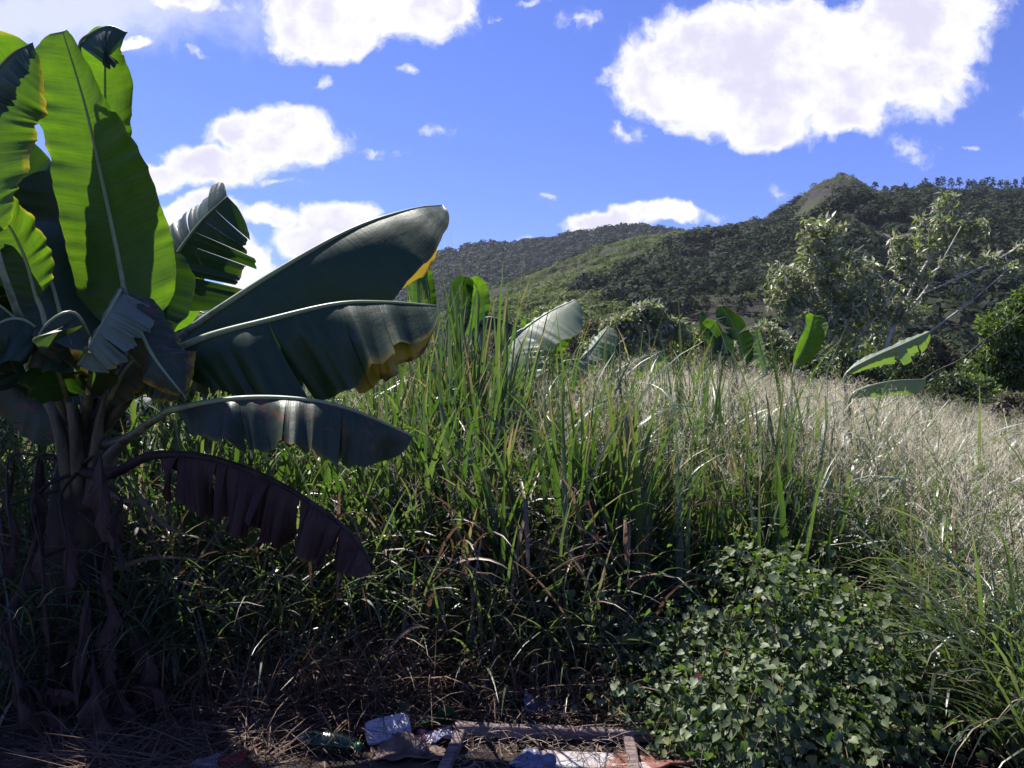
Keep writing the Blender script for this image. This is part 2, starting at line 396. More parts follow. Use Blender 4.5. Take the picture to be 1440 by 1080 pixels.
# thin veil in the upper left
q = nt.node('ShaderNodeVectorMath', {0: wuv, 1: (F / 330, F / 75, 0), 2: (-(90 - CX) / 330, -(CY - 15) / 75, 0)}, operation='MULTIPLY_ADD').outputs[0]
veil = nt.math('MULTIPLY', nt.ramp(nt.math('ADD', nt.node('ShaderNodeVectorMath', {0: q}, operation='LENGTH').outputs['Value'], nt.math('MULTIPLY', nt.math('SUBTRACT', fine, .5), 1.2)), 1.15, .2), .62)
front = nt.ramp(sep.outputs[1], .12, .25)
cl = nt.math('MULTIPLY', nt.math('MAXIMUM', cl, veil), front)
inner = nt.noise(uv, 11, 6, .6)
ccol = nt.mix(nt.math('MULTIPLY', nt.ramp(dens, .35, 1.0), nt.ramp(inner, .4, .62)), (.52 / STR, .515 / STR, .55 / STR), (.38 / STR, .37 / STR, .46 / STR))
skyc = nt.node('ShaderNodeMix', {6: sky, 7: (.47, .56, 1.11, 1), 0: 1.0}, data_type='RGBA', blend_type='MULTIPLY').outputs[2]
lp = nt.mix(cl, skyc, ccol)
bg = nt.node('ShaderNodeBackground', {0: lp, 1: STR})
nt.l.new(bg.outputs[0], nt.node('ShaderNodeOutputWorld').inputs[0])

# ------------------------------------------------------------------ ground and hills
def ground():
    R = np.r_[0, np.geomspace(.6, 1700, 70)]; A = np.linspace(0, 2 * PI, 97)[:-1]
    X = R[:, None] * np.cos(A); Y = R[:, None] * np.sin(A)
    Z = .035 * fbm2(X * .9 + 50, Y * .9 + 50, 3) * np.exp(-R / 60)[:, None]
    V = np.stack([X, Y, Z], -1).reshape(-1, 3)
    n = len(A); idx = np.arange(len(R) * n).reshape(len(R), n)
    Q = np.stack([idx[:-1], idx[1:], np.roll(idx, -1, 1)[1:], np.roll(idx, -1, 1)[:-1]], -1).reshape(-1, 4)
    tag(mesh_obj('ground', V, [Q], M['soil']), kind='structure')
ground()

NEAR = [(-600, 540), (100, 520), (400, 495), (560, 462), (640, 432), (690, 412), (760, 386), (830, 357), (880, 341), (950, 330), (1000, 326), (1040, 319), (1075, 309), (1100, 300), (1118, 285), (1138, 266), (1158, 254), (1176, 248), (1194, 247), (1208, 252), (1224, 263), (1245, 271), (1280, 269), (1320, 266), (1360, 267), (1400, 268), (1440, 268), (1600, 270), (1900, 330), (2400, 480)]
FAR = [(-900, 535), (-300, 500), (200, 470), (420, 440), (530, 408), (560, 394), (600, 369), (640, 354), (680, 347), (720, 349), (760, 344), (800, 335), (850, 327), (900, 323), (960, 329), (1040, 335), (1200, 350), (1600, 400), (2200, 500)]
def hill(name, sky_line, d0, dr, d1, mat, seed, amp):
    px = np.linspace(sky_line[0][0], sky_line[-1][0], 420)
    py = np.interp(px, *zip(*sky_line))
    a = (px - CX) / F
    drr = dr(px)
    e = (CY - py) / F
    zr = CZ + e * drr
    t = np.r_[np.linspace(0, 1, 90), np.linspace(1, 2, 26)[1:]]
    Y = np.where(t[None] <= 1, d0 + (drr[:, None] - d0) * np.minimum(t, 1)[None], drr[:, None] + (d1 - drr[:, None]) * (np.maximum(t, 1)[None] - 1))
    X = a[:, None] * Y
    prof = np.where(t <= 1, np.clip(t, 0, 1) ** 1.15, 1 - (t - 1) ** 1.3)
    nz = fbm2(X / 90 + 40, Y / 90 + 40, seed) * amp
    gate = np.clip(prof * (1 - prof) * 4, 0, 1) + .05
    Z = -1.5 + (zr[:, None] + 1.5) * prof[None] + nz * gate * np.clip(zr[:, None] / 60, 0, 1)
    V = np.stack([X, Y, Z], -1)
    n, m = Y.shape
    idx = np.arange(n * m).reshape(n, m)
    Q = np.stack([idx[:-1, :-1], idx[1:, :-1], idx[1:, 1:], idx[:-1, 1:]], -1).reshape(-1, 4)
    tag(mesh_obj(name, V.reshape(-1, 3), [Q], mat), kind='structure')
    return px, t, V
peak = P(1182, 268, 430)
near_dr = lambda px: np.interp(px, [-600, 400, 700, 1000, 1180, 1500, 2400], [600, 560, 540, 480, 430, 420, 420])
far_dr = lambda px: np.full(len(px), 850.0)
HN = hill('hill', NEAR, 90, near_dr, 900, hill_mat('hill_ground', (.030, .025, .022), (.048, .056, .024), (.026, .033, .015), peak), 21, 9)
HF = hill('far_hill', FAR, 560, far_dr, 1300, hill_mat('far_hill_ground', (.04, .045, .022), (.06, .065, .03), (.035, .04, .02)), 33, 10)

def on_hill(H, pxs, ts):
    px, t, V = H
    i = np.interp(pxs, px, np.arange(len(px))); j = np.interp(ts, t, np.arange(len(t)))
    i0 = np.minimum(i.astype(int), len(px) - 2); j0 = np.minimum(j.astype(int), len(t) - 2)
    fi = (i - i0)[:, None]; fj = (j - j0)[:, None]
    return (V[i0, j0] * (1 - fi) + V[i0 + 1, j0] * fi) * (1 - fj) + (V[i0, j0 + 1] * (1 - fi) + V[i0 + 1, j0 + 1] * fi) * fj

def crowns(pos, rad, hgt, ncard, csize, tone):
    """clumps of leaf-sprays on lumpy shells, one clump per far tree"""
    N = len(pos)
    d = rand_dir(N * ncard).reshape(N, ncard, 3)
    d[..., 2] = np.abs(d[..., 2]) * 1.1 - .25
    rr = rng.uniform(.6, 1.08, (N, ncard, 1))
    p = pos[:, None] + d * rr * np.stack([rad, rad, hgt * .55], -1)[:, None] + np.array([0, 0, 1.0]) * (hgt * .45)[:, None, None]
    nrm = norm(d + UP * .5 + rng.normal(size=d.shape) * .22)
    ex = norm(np.cross(nrm, rand_dir(N * ncard).reshape(N, ncard, 3)))
    tn = np.clip(tone[:, None] + rng.normal(size=(N, ncard)) * .10, 0, 1)
    return place(QCARD[0], QCARD[1], p.reshape(-1, 3), ex.reshape(-1, 3), nrm.reshape(-1, 3), (csize[:, None] * rng.uniform(.6, 1.3, (N, ncard))).ravel(), tn.ravel())

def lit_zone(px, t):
    """the flank coloured lighter as if sunlit, left of the main ridge, 1 inside"""
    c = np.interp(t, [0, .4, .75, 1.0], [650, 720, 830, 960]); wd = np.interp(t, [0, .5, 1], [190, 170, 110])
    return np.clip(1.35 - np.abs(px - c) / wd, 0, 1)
def hillside():
    n = 19000
    pxs = rng.uniform(380, 1620, n); ts = rng.uniform(0.02, 1.01, n) ** .8
    z = lit_zone(pxs, ts)
    pos = on_hill(HN, pxs, ts)
    cl = fbm2(pos[:, 0] / 26 + 9, pos[:, 1] / 40 + 9, 77, 4)
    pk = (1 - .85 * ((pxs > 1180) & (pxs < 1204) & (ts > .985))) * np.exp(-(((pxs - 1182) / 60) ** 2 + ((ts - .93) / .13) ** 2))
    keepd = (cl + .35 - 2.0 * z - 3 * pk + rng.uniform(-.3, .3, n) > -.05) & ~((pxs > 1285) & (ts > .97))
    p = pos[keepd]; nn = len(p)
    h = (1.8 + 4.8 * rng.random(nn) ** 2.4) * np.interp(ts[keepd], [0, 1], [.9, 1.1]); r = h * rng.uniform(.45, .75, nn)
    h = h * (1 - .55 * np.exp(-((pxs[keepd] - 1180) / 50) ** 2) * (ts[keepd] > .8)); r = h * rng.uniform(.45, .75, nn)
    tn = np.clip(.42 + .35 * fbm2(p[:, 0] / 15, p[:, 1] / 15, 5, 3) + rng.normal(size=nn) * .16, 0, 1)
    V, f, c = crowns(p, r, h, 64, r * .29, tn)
    tag(mesh_obj('hillside_wood', V, f, M['wood_n'], None, c), 'dense woodland covering the near hillside, darkened in place of a cloud shadow', 'woodland', kind='stuff')
    k2 = (z + rng.uniform(-.5, .3, n) > .2) & (cl > -.5)  # lighter scrub colour stands in for sunlight on this flank
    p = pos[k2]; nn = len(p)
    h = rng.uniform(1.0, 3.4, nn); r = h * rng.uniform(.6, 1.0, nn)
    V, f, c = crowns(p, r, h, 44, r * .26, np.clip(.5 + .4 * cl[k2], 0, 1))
    tag(mesh_obj('hillside_scrub', V, f, M['wood_l'], None, c), 'low scrub on the hill flank, coloured light green to look sunlit', 'scrub', kind='stuff')
    n = 7000
    pxs = rng.uniform(380, 1150, n); ts = rng.uniform(.25, 1.01, n) ** .75
    p = on_hill(HF, pxs, ts)
    h = rng.uniform(5, 10, n); r = h * rng.uniform(.5, .8, n)
    V, f, c = crowns(p, r, h, 50, r * .36, np.clip(.35 + .3 * fbm2(p[:, 0] / 40, p[:, 1] / 40, 8, 3), 0, 1))
    tag(mesh_obj('far_ridge_wood', V, f, M['wood_n'], None, c), 'dark bluish woodland covering the far ridge', 'woodland', kind='stuff')
    # plain between field and hill
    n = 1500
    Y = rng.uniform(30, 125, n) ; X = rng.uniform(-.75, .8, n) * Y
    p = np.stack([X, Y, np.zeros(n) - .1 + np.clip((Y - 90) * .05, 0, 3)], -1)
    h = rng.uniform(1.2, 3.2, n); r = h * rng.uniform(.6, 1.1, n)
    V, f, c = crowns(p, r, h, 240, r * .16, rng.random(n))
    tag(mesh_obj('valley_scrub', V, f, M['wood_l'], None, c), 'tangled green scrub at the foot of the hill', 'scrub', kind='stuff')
hillside()

# lone pines on the right skyline
for k in range(22):
    px = np.interp(k, [0, 6, 21], [1232, 1318, 1470]) + random.uniform(-4, 4)
    base = on_hill(HN, np.array([px]), np.array([.995]))[0] - [0, 0, .3]
    h = random.uniform(6.5, 9.5) if k > 4 else random.uniform(4, 6)
    mb = MB()
    tube(mb, [base, base + [random.uniform(-.3, .3), 0, h * .9]], [.16, .07], 5, 4)
    nl = 90
    d = rand_dir(nl); lay = np.floor(rng.uniform(0, 4, nl)) / 4
    p = base + np.stack([d[:, 0] * (1.75 - lay * .9), d[:, 1] * (1.75 - lay * .9), h * (.42 + lay * .55) + d[:, 2] * .55], -1)
    V, f, c = place(CARD[0], CARD[1], p, rand_dir(nl), d + [0, 0, .6], rng.uniform(.45, .95, nl))
    mb.add(V, None, f[0], c)
    tag(mb.build('pine_tree', M['wood_n']), 'tiny dark pine standing on the skyline of the right ridge', 'pine tree', 'pines along the right ridge')

# ------------------------------------------------------------------ banana leaves
def lamina(mid, N0, N1, W, th, kap, tears=((), ()), tear=.25, gap=.12, ripple=.01, fold=.25, ffreq=7, sweep=.28, edge=0.0, seed=0, nl=84, nw=9, base=.16, tip=.22, sag=0.0):
    """mid: midrib points.  W, th, kap: (camera side, other side) half width / fold angle at midrib / further curl across, numbers or lists along the leaf."""
    r = np.random.default_rng(seed)
    W, th, kap = [(q, q) if not isinstance(q, tuple) else q for q in (W, th, kap)]
    s0 = np.linspace(0, 1, nl)
    Pm = spline(mid, nl)
    Tm = norm(np.gradient(Pm, axis=0))
    Nm = norm(np.asarray(N0, float) * (1 - s0)[:, None] + np.asarray(N1, float) * s0[:, None])
    Nm = norm(Nm - (Nm * Tm).sum(-1, keepdims=True) * Tm)
    Sm = np.cross(Tm, Nm)
    lut = lambda A, s: np.stack([np.interp(s, s0, A[:, k]) for k in range(3)], -1)
    L = lambda q, s: np.interp(s, np.linspace(0, 1, len(q)), q) if np.ndim(q) else np.full(np.shape(s), float(q))
    mb = MB(); rv = r.random()
    for side, sg in ((0, 1.0), (1, -1.0)):
        if not np.any(np.asarray(W[side]) > 0): continue
        cuts = [0.0] + sorted(tears[side]) + [1.0]
        for k in range(len(cuts) - 1):
            a, b = cuts[k], cuts[k + 1]
            m = max(4, int(nl * (b - a)) + 1)
            s = np.linspace(a, b, m)
            vv = np.linspace(0, 1, nw + 1)
            S_, V_ = np.meshgrid(s, vv, indexing='ij')
            torn = len(cuts) > 2
            c = (a + b) / 2
            Se = c + (S_ - c) * (1 - (gap if torn else 0) * V_) if torn else S_
            dth = r.uniform(-1, 1) * tear if torn else 0
            prof = np.sqrt(np.clip(1 - (1 - np.minimum(s / base, 1)) ** 2, 0, 1)) * np.sqrt(np.clip(1 - np.maximum((s - 1 + tip) / tip, 0) ** 2.2, 0, 1))
            w = L(W[side], s) * np.maximum(prof, .02) * (1 + (r.uniform(-.12, .06) if torn else 0))
            theta0 = L(th[side], s) + dth + fold * vnoise1(s * ffreq, seed * 7 + side) * 1.0 + fold * .35 * vnoise1(s * ffreq * 4.3, seed * 7 + 3 + side)
            pos = lut(Pm, Se.ravel()).reshape(*Se.shape, 3)
            Tn = lut(Tm, Se.ravel()).reshape(*Se.shape, 3); Nn = lut(Nm, Se.ravel()).reshape(*Se.shape, 3); Sn = lut(Sm, Se.ravel()).reshape(*Se.shape, 3)
            acc = np.zeros_like(pos)
            dv = 1.0 / nw
            kp = L(kap[side], s)
            for j in range(1, nw + 1):
                ang = theta0 * min(1, .55 + j / nw) + kp * (j - .5) * dv
                dirv = sg * Sn[:, j] * np.cos(ang)[:, None] - Nn[:, j] * np.sin(ang)[:, None] + Tn[:, j] * sweep
                acc[:, j] = acc[:, j - 1] + norm(dirv) * (w * dv)[:, None]
            pos = pos + acc
            wave = ripple * V_ ** 1.5 * vnoise1(S_ * 26, seed + 11) + ripple * .6 * V_ * vnoise1(S_ * 60, seed + 5)
            pos = pos + wave[..., None] * Nn
            if sag: pos[..., 2] -= sag * V_ ** 2
            C = np.zeros((*S_.shape, 4)); C[..., 0] = S_; C[..., 1] = V_
            C[..., 2] = np.clip(L(edge[side] if isinstance(edge, tuple) else edge, s)[:, None] + vnoise1(S_ * 5, seed + 31) * .06, 0, 1); C[..., 3] = rv
            n, mm = S_.shape
            idx = np.arange(n * mm).reshape(n, mm)
            Q = np.stack([idx[:-1, :-1], idx[1:, :-1], idx[1:, 1:], idx[:-1, 1:]], -1).reshape(-1, 4)
            if sg < 0: Q = Q[:, ::-1]
            mb.add(pos.reshape(-1, 3), Q, None, C.reshape(-1, 4))
    return mb

def leaf(parent, pet, mid, N0, N1, W, th, kap, mat, r=(.026, .012, .003), label=None, ribmat='midrib', name='leaf', **kw):
    mb = lamina(mid, N0, N1, W, th, kap, **kw)
    o = mb.build(name, mat if not isinstance(mat, str) else M[mat], parent)
    if label: o['label'] = label
    t = MB()
    pts = list(pet) + list(mid)
    tube(t, pts, r, 8, 44)
    t.build('midrib', M[ribmat], o)
    return o

UP = np.array([0, 0, 1.0]); FR = np.array([0, -1.0, 0]); BK = np.array([0, 1.0, 0]); LT = np.array([-1.0, 0, 0]); RT = np.array([1.0, 0, 0])

# ---- the big plant on the left
D = 4.0
plant = empty('banana_plant', PG(112, D), 'big banana plant with broad leaves and dead brown skirts filling the left side', 'banana plant')
mb = MB()
tube(mb, [PG(112, D, -.05), P(108, 900, D), P(110, 760, D), P(116, 650, D), P(118, 600, D)], [.19, .165, .15, .135, .10], 16, 30)
V = mb.V[0]; V += norm(V - V.mean(0)) * (.02 * vnoise1(np.arctan2(V[:, 0] - V[:, 0].mean(), V[:, 1] - D) * 5 + V[:, 2] * 1.5, 3))[:, None]
mb.build('pseudostem', M['stem'], plant)
cr = P(118, 625, D)
# upright backlit leaf
leaf(plant, [cr, P(150, 560, 4.02), P(185, 490, 4.05)], [P(186, 470, 4.06), P(166, 360, 4.02), P(145, 260, 3.97), P(120, 150, 3.9), P(88, 44, 3.8)], BK + .25 * UP, BK + .5 * UP,
     ([.24, .27, .27, .26, .17], [.27, .29, .26, .22, .13]), (-.1, [-.15, -.15, -.1, .2, .3]), (.12, [.05, .1, .2, .9, 1.0]), 'banana', (.03, .012, .003),
     fold=.08, ripple=.012, seed=1, edge=.0, base=.14, tip=.13, label='tall upright leaf glowing green with sun behind it')
# leaf cut by the left frame edge
leaf(plant, [cr, P(60, 520, 3.8), P(10, 400, 3.6)], [P(-8, 330, 3.55), P(-15, 250, 3.5), P(-2, 150, 3.42), P(40, 64, 3.3)], BK + .3 * UP + .3 * RT, BK + .4 * UP + .3 * RT,
     ([.16, .22, .26, .14], [.2, .27, .27, .16]), (.1, .15), (.5, .15), 'banana', (.03, .014, .004), fold=.1, seed=2, edge=.16, tip=.2)
leaf(plant, [P(-30, 260, 3.4)], [P(-60, 190, 3.35), P(-20, 120, 3.3), P(15, 78, 3.26), P(46, 60, 3.24)], FR + .8 * UP, FR + .8 * UP + .3 * LT,
     ([.1, .17, .16, .1], 0.0), (.3, .2), (.3, .2), 'banana_dark', (.012, .008, .003), fold=.08, seed=26, tip=.2, label='dark folded over margin of the leaf at the left edge')
leaf(plant, [P(122, 110, 4.06)], [P(112, 64, 4.05), P(130, 46, 4.03), P(154, 37, 4.0), P(179, 46, 3.97)], FR + .8 * UP, FR + .6 * UP,
     ([.24, .28, .24, .12], 0.0), (.2, .2), (.4, .2), 'banana_dark', (.01, .007, .003), fold=.03, base=.04, seed=27, label='dark upper side of a leaf tip folded forward')
# leaf behind the upright one, its tip folding over
leaf(plant, [cr, P(140, 520, 4.2)], [P(150, 430, 4.3), P(150, 300, 4.35), P(148, 160, 4.3), P(150, 70, 4.2), P(172, 42, 4.1)], BK + .4 * UP, BK + .6 * UP + .3 * LT,
     ([.16, .2, .2, .17, .12], [.16, .2, .2, .2, .12]), (.2, .2), (.7, .9), 'banana', fold=.12, seed=3)
# low backlit leaf at the left edge
leaf(plant, [cr, P(85, 540, 3.95), P(60, 440, 3.9)], [P(52, 420, 3.9), P(30, 350, 3.85), P(-5, 300, 3.8), P(-80, 285, 3.7)], BK + .5 * UP, UP + .3 * BK,
     ([.18, .22, .24, .2], [.18, .22, .24, .2]), (.1, .25), (.3, .3), 'banana', fold=.12, seed=4, edge=.14)
leaf(plant, [cr, P(95, 540, 4.2), P(70, 440, 4.35)], [P(62, 420, 4.4), P(48, 330, 4.5), P(30, 250, 4.5), P(0, 190, 4.45)], BK + .3 * UP, BK + .5 * UP,
     ([.2, .26, .26, .2], [.2, .26, .26, .2]), (.1, .15), (.3, .3), 'banana_dark', fold=.12, seed=5, edge=.05)
# broad dark leaf behind the middle
leaf(plant, [cr, P(125, 530, 4.25)], [P(125, 480, 4.35), P(112, 400, 4.4), P(95, 320, 4.4), P(80, 240, 4.35)], BK + .3 * UP, BK + .6 * UP,
     ([.24, .32, .3, .2], [.24, .32, .3, .2]), (.1, .1), (.3, .3), 'banana_dark', fold=.1, seed=6)
# shredded dark leaf behind, right of the upright one
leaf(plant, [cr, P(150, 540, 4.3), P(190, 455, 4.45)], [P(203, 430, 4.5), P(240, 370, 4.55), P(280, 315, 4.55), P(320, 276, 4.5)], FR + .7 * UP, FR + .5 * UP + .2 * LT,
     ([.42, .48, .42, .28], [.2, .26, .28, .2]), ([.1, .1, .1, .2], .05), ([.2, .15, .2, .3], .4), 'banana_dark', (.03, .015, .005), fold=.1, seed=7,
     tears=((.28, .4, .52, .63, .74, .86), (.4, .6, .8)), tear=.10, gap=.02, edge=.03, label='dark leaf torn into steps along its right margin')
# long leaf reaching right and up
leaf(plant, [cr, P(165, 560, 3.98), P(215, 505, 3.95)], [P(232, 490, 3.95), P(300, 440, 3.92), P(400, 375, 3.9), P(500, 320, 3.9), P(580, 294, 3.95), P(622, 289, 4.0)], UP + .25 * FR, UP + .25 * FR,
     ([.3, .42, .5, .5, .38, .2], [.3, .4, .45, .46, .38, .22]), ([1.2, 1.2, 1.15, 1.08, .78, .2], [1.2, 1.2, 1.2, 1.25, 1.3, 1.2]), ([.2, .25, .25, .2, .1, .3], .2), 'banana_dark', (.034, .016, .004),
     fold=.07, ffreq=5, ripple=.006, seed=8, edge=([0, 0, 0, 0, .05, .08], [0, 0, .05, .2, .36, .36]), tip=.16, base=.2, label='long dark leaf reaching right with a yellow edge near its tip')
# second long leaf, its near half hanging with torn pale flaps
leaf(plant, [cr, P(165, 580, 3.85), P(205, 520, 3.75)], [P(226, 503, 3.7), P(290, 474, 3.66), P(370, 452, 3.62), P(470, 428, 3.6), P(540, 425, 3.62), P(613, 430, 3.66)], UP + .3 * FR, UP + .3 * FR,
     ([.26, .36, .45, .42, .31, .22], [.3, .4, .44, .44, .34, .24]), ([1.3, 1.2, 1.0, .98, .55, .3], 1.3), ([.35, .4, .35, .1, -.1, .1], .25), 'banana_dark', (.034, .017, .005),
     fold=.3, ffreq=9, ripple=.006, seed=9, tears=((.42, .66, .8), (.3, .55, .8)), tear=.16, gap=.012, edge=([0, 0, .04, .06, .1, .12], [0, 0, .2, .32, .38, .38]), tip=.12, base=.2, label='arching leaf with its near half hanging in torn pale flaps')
# third, ageing leaf
leaf(plant, [cr, P(170, 620, 3.75), P(225, 585, 3.6)], [P(250, 574, 3.55), P(340, 560, 3.48), P(430, 562, 3.44), P(500, 578, 3.44), P(582, 614, 3.5)], UP + .25 * FR, UP + .25 * FR,
     ([.2, .26, .27, .26, .16], [.2, .26, .27, .26, .16]), ([.9, .72, .78, 1.0, 1.2], 1.3), (.1, .2), 'banana_old', (.03, .014, .005), fold=.4, ffreq=10, ripple=.01, seed=10,
     tears=((.28, .47, .7), (.3, .6)), tear=.15, gap=.05, edge=[.12, .12, .1, .05, .05], label='ageing leaf with brown scorched patches')
# broken leaf folded in the middle
leaf(plant, [cr, P(130, 540, 3.75), P(158, 440, 3.62)], [P(170, 408, 3.58), P(158, 430, 3.5), P(135, 470, 3.44), P(110, 515, 3.42)], UP + FR * .8 + LT * .3, UP + FR + LT * .3,
     ([.05, .12, .12, .08], [.2, .24, .2, .1]), (.4, .2), (.5, .2), 'banana_pale', (.022, .01, .003), fold=.3, seed=11, edge=[0, .05, .15, .1], tears=((.5,), (.35, .6)), tear=.3, gap=.1, label='broken leaf folded down with pale grey strips')
leaf(plant, [P(158, 440, 3.64)], [P(171, 408, 3.6), P(190, 450, 3.5), P(215, 500, 3.44), P(255, 552, 3.4)], FR + UP * .5, FR + UP * .4,
     ([.06, .1, .12, .05], [.08, .16, .18, .06]), (.3, .3), (.5, .5), 'banana_old', (.016, .01, .003), fold=.3, seed=12, edge=[0, .1, .25, .3])
# leaves going off to the left
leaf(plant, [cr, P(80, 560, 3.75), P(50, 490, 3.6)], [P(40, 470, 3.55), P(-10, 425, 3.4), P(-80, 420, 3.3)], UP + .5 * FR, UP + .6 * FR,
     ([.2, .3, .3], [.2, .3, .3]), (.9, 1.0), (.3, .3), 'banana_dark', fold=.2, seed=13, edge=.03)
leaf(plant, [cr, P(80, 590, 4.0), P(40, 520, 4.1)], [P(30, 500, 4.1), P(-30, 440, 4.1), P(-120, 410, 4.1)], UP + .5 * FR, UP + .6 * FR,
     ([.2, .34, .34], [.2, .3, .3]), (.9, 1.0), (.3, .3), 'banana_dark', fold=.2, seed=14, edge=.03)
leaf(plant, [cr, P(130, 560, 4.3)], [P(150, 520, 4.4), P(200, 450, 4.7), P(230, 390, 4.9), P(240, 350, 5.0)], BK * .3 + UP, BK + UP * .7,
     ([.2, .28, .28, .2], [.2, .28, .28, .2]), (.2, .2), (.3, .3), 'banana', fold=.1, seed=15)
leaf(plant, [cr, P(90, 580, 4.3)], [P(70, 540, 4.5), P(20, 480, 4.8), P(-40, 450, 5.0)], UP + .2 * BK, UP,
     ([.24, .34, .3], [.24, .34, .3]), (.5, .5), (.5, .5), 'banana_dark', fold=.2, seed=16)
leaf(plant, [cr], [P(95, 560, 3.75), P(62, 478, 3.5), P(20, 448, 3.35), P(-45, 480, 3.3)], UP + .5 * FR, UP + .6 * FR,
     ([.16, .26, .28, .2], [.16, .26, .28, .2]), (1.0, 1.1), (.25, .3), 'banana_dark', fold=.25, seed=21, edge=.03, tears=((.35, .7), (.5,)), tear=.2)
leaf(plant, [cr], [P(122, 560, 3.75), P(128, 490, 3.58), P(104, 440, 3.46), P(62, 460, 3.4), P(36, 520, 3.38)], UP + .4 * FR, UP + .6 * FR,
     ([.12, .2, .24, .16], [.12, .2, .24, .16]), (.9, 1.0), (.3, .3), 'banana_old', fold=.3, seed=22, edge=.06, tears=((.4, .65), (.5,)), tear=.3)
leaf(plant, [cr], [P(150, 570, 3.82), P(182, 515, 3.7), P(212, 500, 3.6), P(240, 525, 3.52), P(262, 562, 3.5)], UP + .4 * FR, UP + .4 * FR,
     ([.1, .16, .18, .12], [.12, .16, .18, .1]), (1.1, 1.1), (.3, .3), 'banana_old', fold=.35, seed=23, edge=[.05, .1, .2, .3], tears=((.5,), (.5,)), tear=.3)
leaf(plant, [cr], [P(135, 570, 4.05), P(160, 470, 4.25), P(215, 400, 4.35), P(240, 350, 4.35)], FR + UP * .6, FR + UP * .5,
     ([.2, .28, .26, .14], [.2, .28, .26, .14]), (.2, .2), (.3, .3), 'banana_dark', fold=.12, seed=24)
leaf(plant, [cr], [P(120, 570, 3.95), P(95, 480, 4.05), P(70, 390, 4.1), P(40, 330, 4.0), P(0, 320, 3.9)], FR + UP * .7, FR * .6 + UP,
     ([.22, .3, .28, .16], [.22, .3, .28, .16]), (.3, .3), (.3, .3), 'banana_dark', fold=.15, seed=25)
# dry leaf drooping right
leaf(plant, [cr + [0, -.08, -.12], P(150, 668, 3.75), P(200, 645, 3.65)], [P(222, 640, 3.62), P(285, 642, 3.55), P(360, 665, 3.5), P(430, 702, 3.46), P(495, 752, 3.44), P(526, 800, 3.44)], UP + .2 * FR, UP + .4 * RT,
     ([.2, .27, .28, .24, .2, .1], [.2, .22, .24, .2, .16, .1]), (1.35, 1.4), (.15, .1), 'banana_dry', (.03, .016, .008), ribmat='stem', fold=.6, ffreq=18, ripple=.02, seed=17, sag=.03,
     tears=((.1, .27, .31, .45, .49, .62, .66, .8, .9), (.2, .33, .6, .72, .8)), tear=.5, gap=.3, edge=.0, name='dead_leaf', label='dry purple brown leaf drooping to the right in ragged strips')
# bare petiole stubs round the crown
for (x0, y0, x1, y1, d1) in ((100, 650, 52, 520, 3.8), (112, 640, 92, 535, 3.75), (130, 650, 150, 545, 3.8), (130, 660, 215, 592, 3.7)):
    t = MB(); tube(t, [P(x0, y0 + 50, 3.93), P((x0 * 2 + x1) / 3, (y0 * 2 + y1) / 3, (3.88 + d1) / 2), P(x1, y1, d1)], [.06, .045, .02], 9, 14, flat=.6)
    t.build('petiole', M['petiole'], plant)
# skirts of dead leaves round the stem
rs = np.random.default_rng(5)
skirts = [(60, 690, 20, 860), (150, 760, 135, 900), (40, 800, 20, 980), (165, 850, 150, 1020), (75, 860, 60, 1060), (110, 880, 100, 1080), (20, 640, 5, 800), (185, 880, 215, 1010), (130, 930, 160, 1085), (5, 880, 20, 1070), (95, 940, 60, 1090), (150, 940, 190, 1075), (30, 950, 90, 1085), (60, 640, 40, 740), (170, 700, 175, 790), (48, 700, 70, 900), (125, 820, 110, 980), (85, 700, 95, 850), (140, 640, 160, 760), (0, 720, -10, 900), (175, 960, 230, 1050), (62, 960, 110, 1075), (18, 1000, 40, 1090)]
for k, (x0, y0, x1, y1) in enumerate(skirts):
    d = 3.62 + rs.uniform(-.12, .15) - (.1 if y1 > 950 else 0)
    zlim = lambda p: np.array([p[0], p[1], max(p[2], .03 + .01 * k)])
    mid = [P(x0, y0, d + .12), P(x0 * .6 + x1 * .4 + rs.uniform(-12, 12), y0 * .6 + y1 * .4, d + .02), P(x0 * .25 + x1 * .75 + rs.uniform(-14, 14), y0 * .25 + y1 * .75, d), P(x1, y1, d - .05)]
    mid = [zlim(q) for q in mid]
    w1, w2 = rs.uniform(.035, .09), rs.uniform(.03, .08)
    leaf(plant, [P(112, max(655, y0 - 40), 3.88)], mid, FR + RT * rs.uniform(-.5, .5), FR + RT * rs.uniform(-.8, .8),
         ([w1 * .5, w1, w1 * .8, w1 * .15], [w2 * .4, w2 * .7, w2, w2 * .2]), (rs.uniform(.2, 1.2), rs.uniform(.2, 1.2)), (rs.uniform(-.6, 1.2), rs.uniform(-.6, 1.2)), 'banana_dry', (.010, .005, .002), ribmat='stem',
         fold=.8, ffreq=7, ripple=.006, seed=40 + k, nl=54, nw=6, sag=.05, tip=.5, name='dead_leaf')

# ---- smaller banana plants out in the grass
def small_plant(px, d, label, leaves, stem_h=.9):
    o = empty('banana_plant', PG(px, d), label, 'banana plant', 'banana plants out in the grass')
    t = MB(); top = PG(px, d, stem_h)
    tube(t, [PG(px, d, -.05), PG(px + 2, d, stem_h * .5), top], [.10, .085, .06], 10, 10)
    t.build('pseudostem', M['stem'], o)
    for k, lf in enumerate(leaves):
        mid, N0, W, th, kap, mat = lf[:6]; kw = dict(lf[6]) if len(lf) > 6 else {}
        kw.setdefault('seed', int(px) + 500 + k); kw.setdefault('fold', .12)
        m = [P(x, y, d + dd) for (x, y, dd) in mid]
        N1 = kw.pop('N1', N0)
        leaf(o, [top, (top + m[0]) / 2 + [0, 0, .1]], m, N0, N1, W, th, kap, mat, (.022, .012, .003), nl=50, nw=7, **kw)
    return o

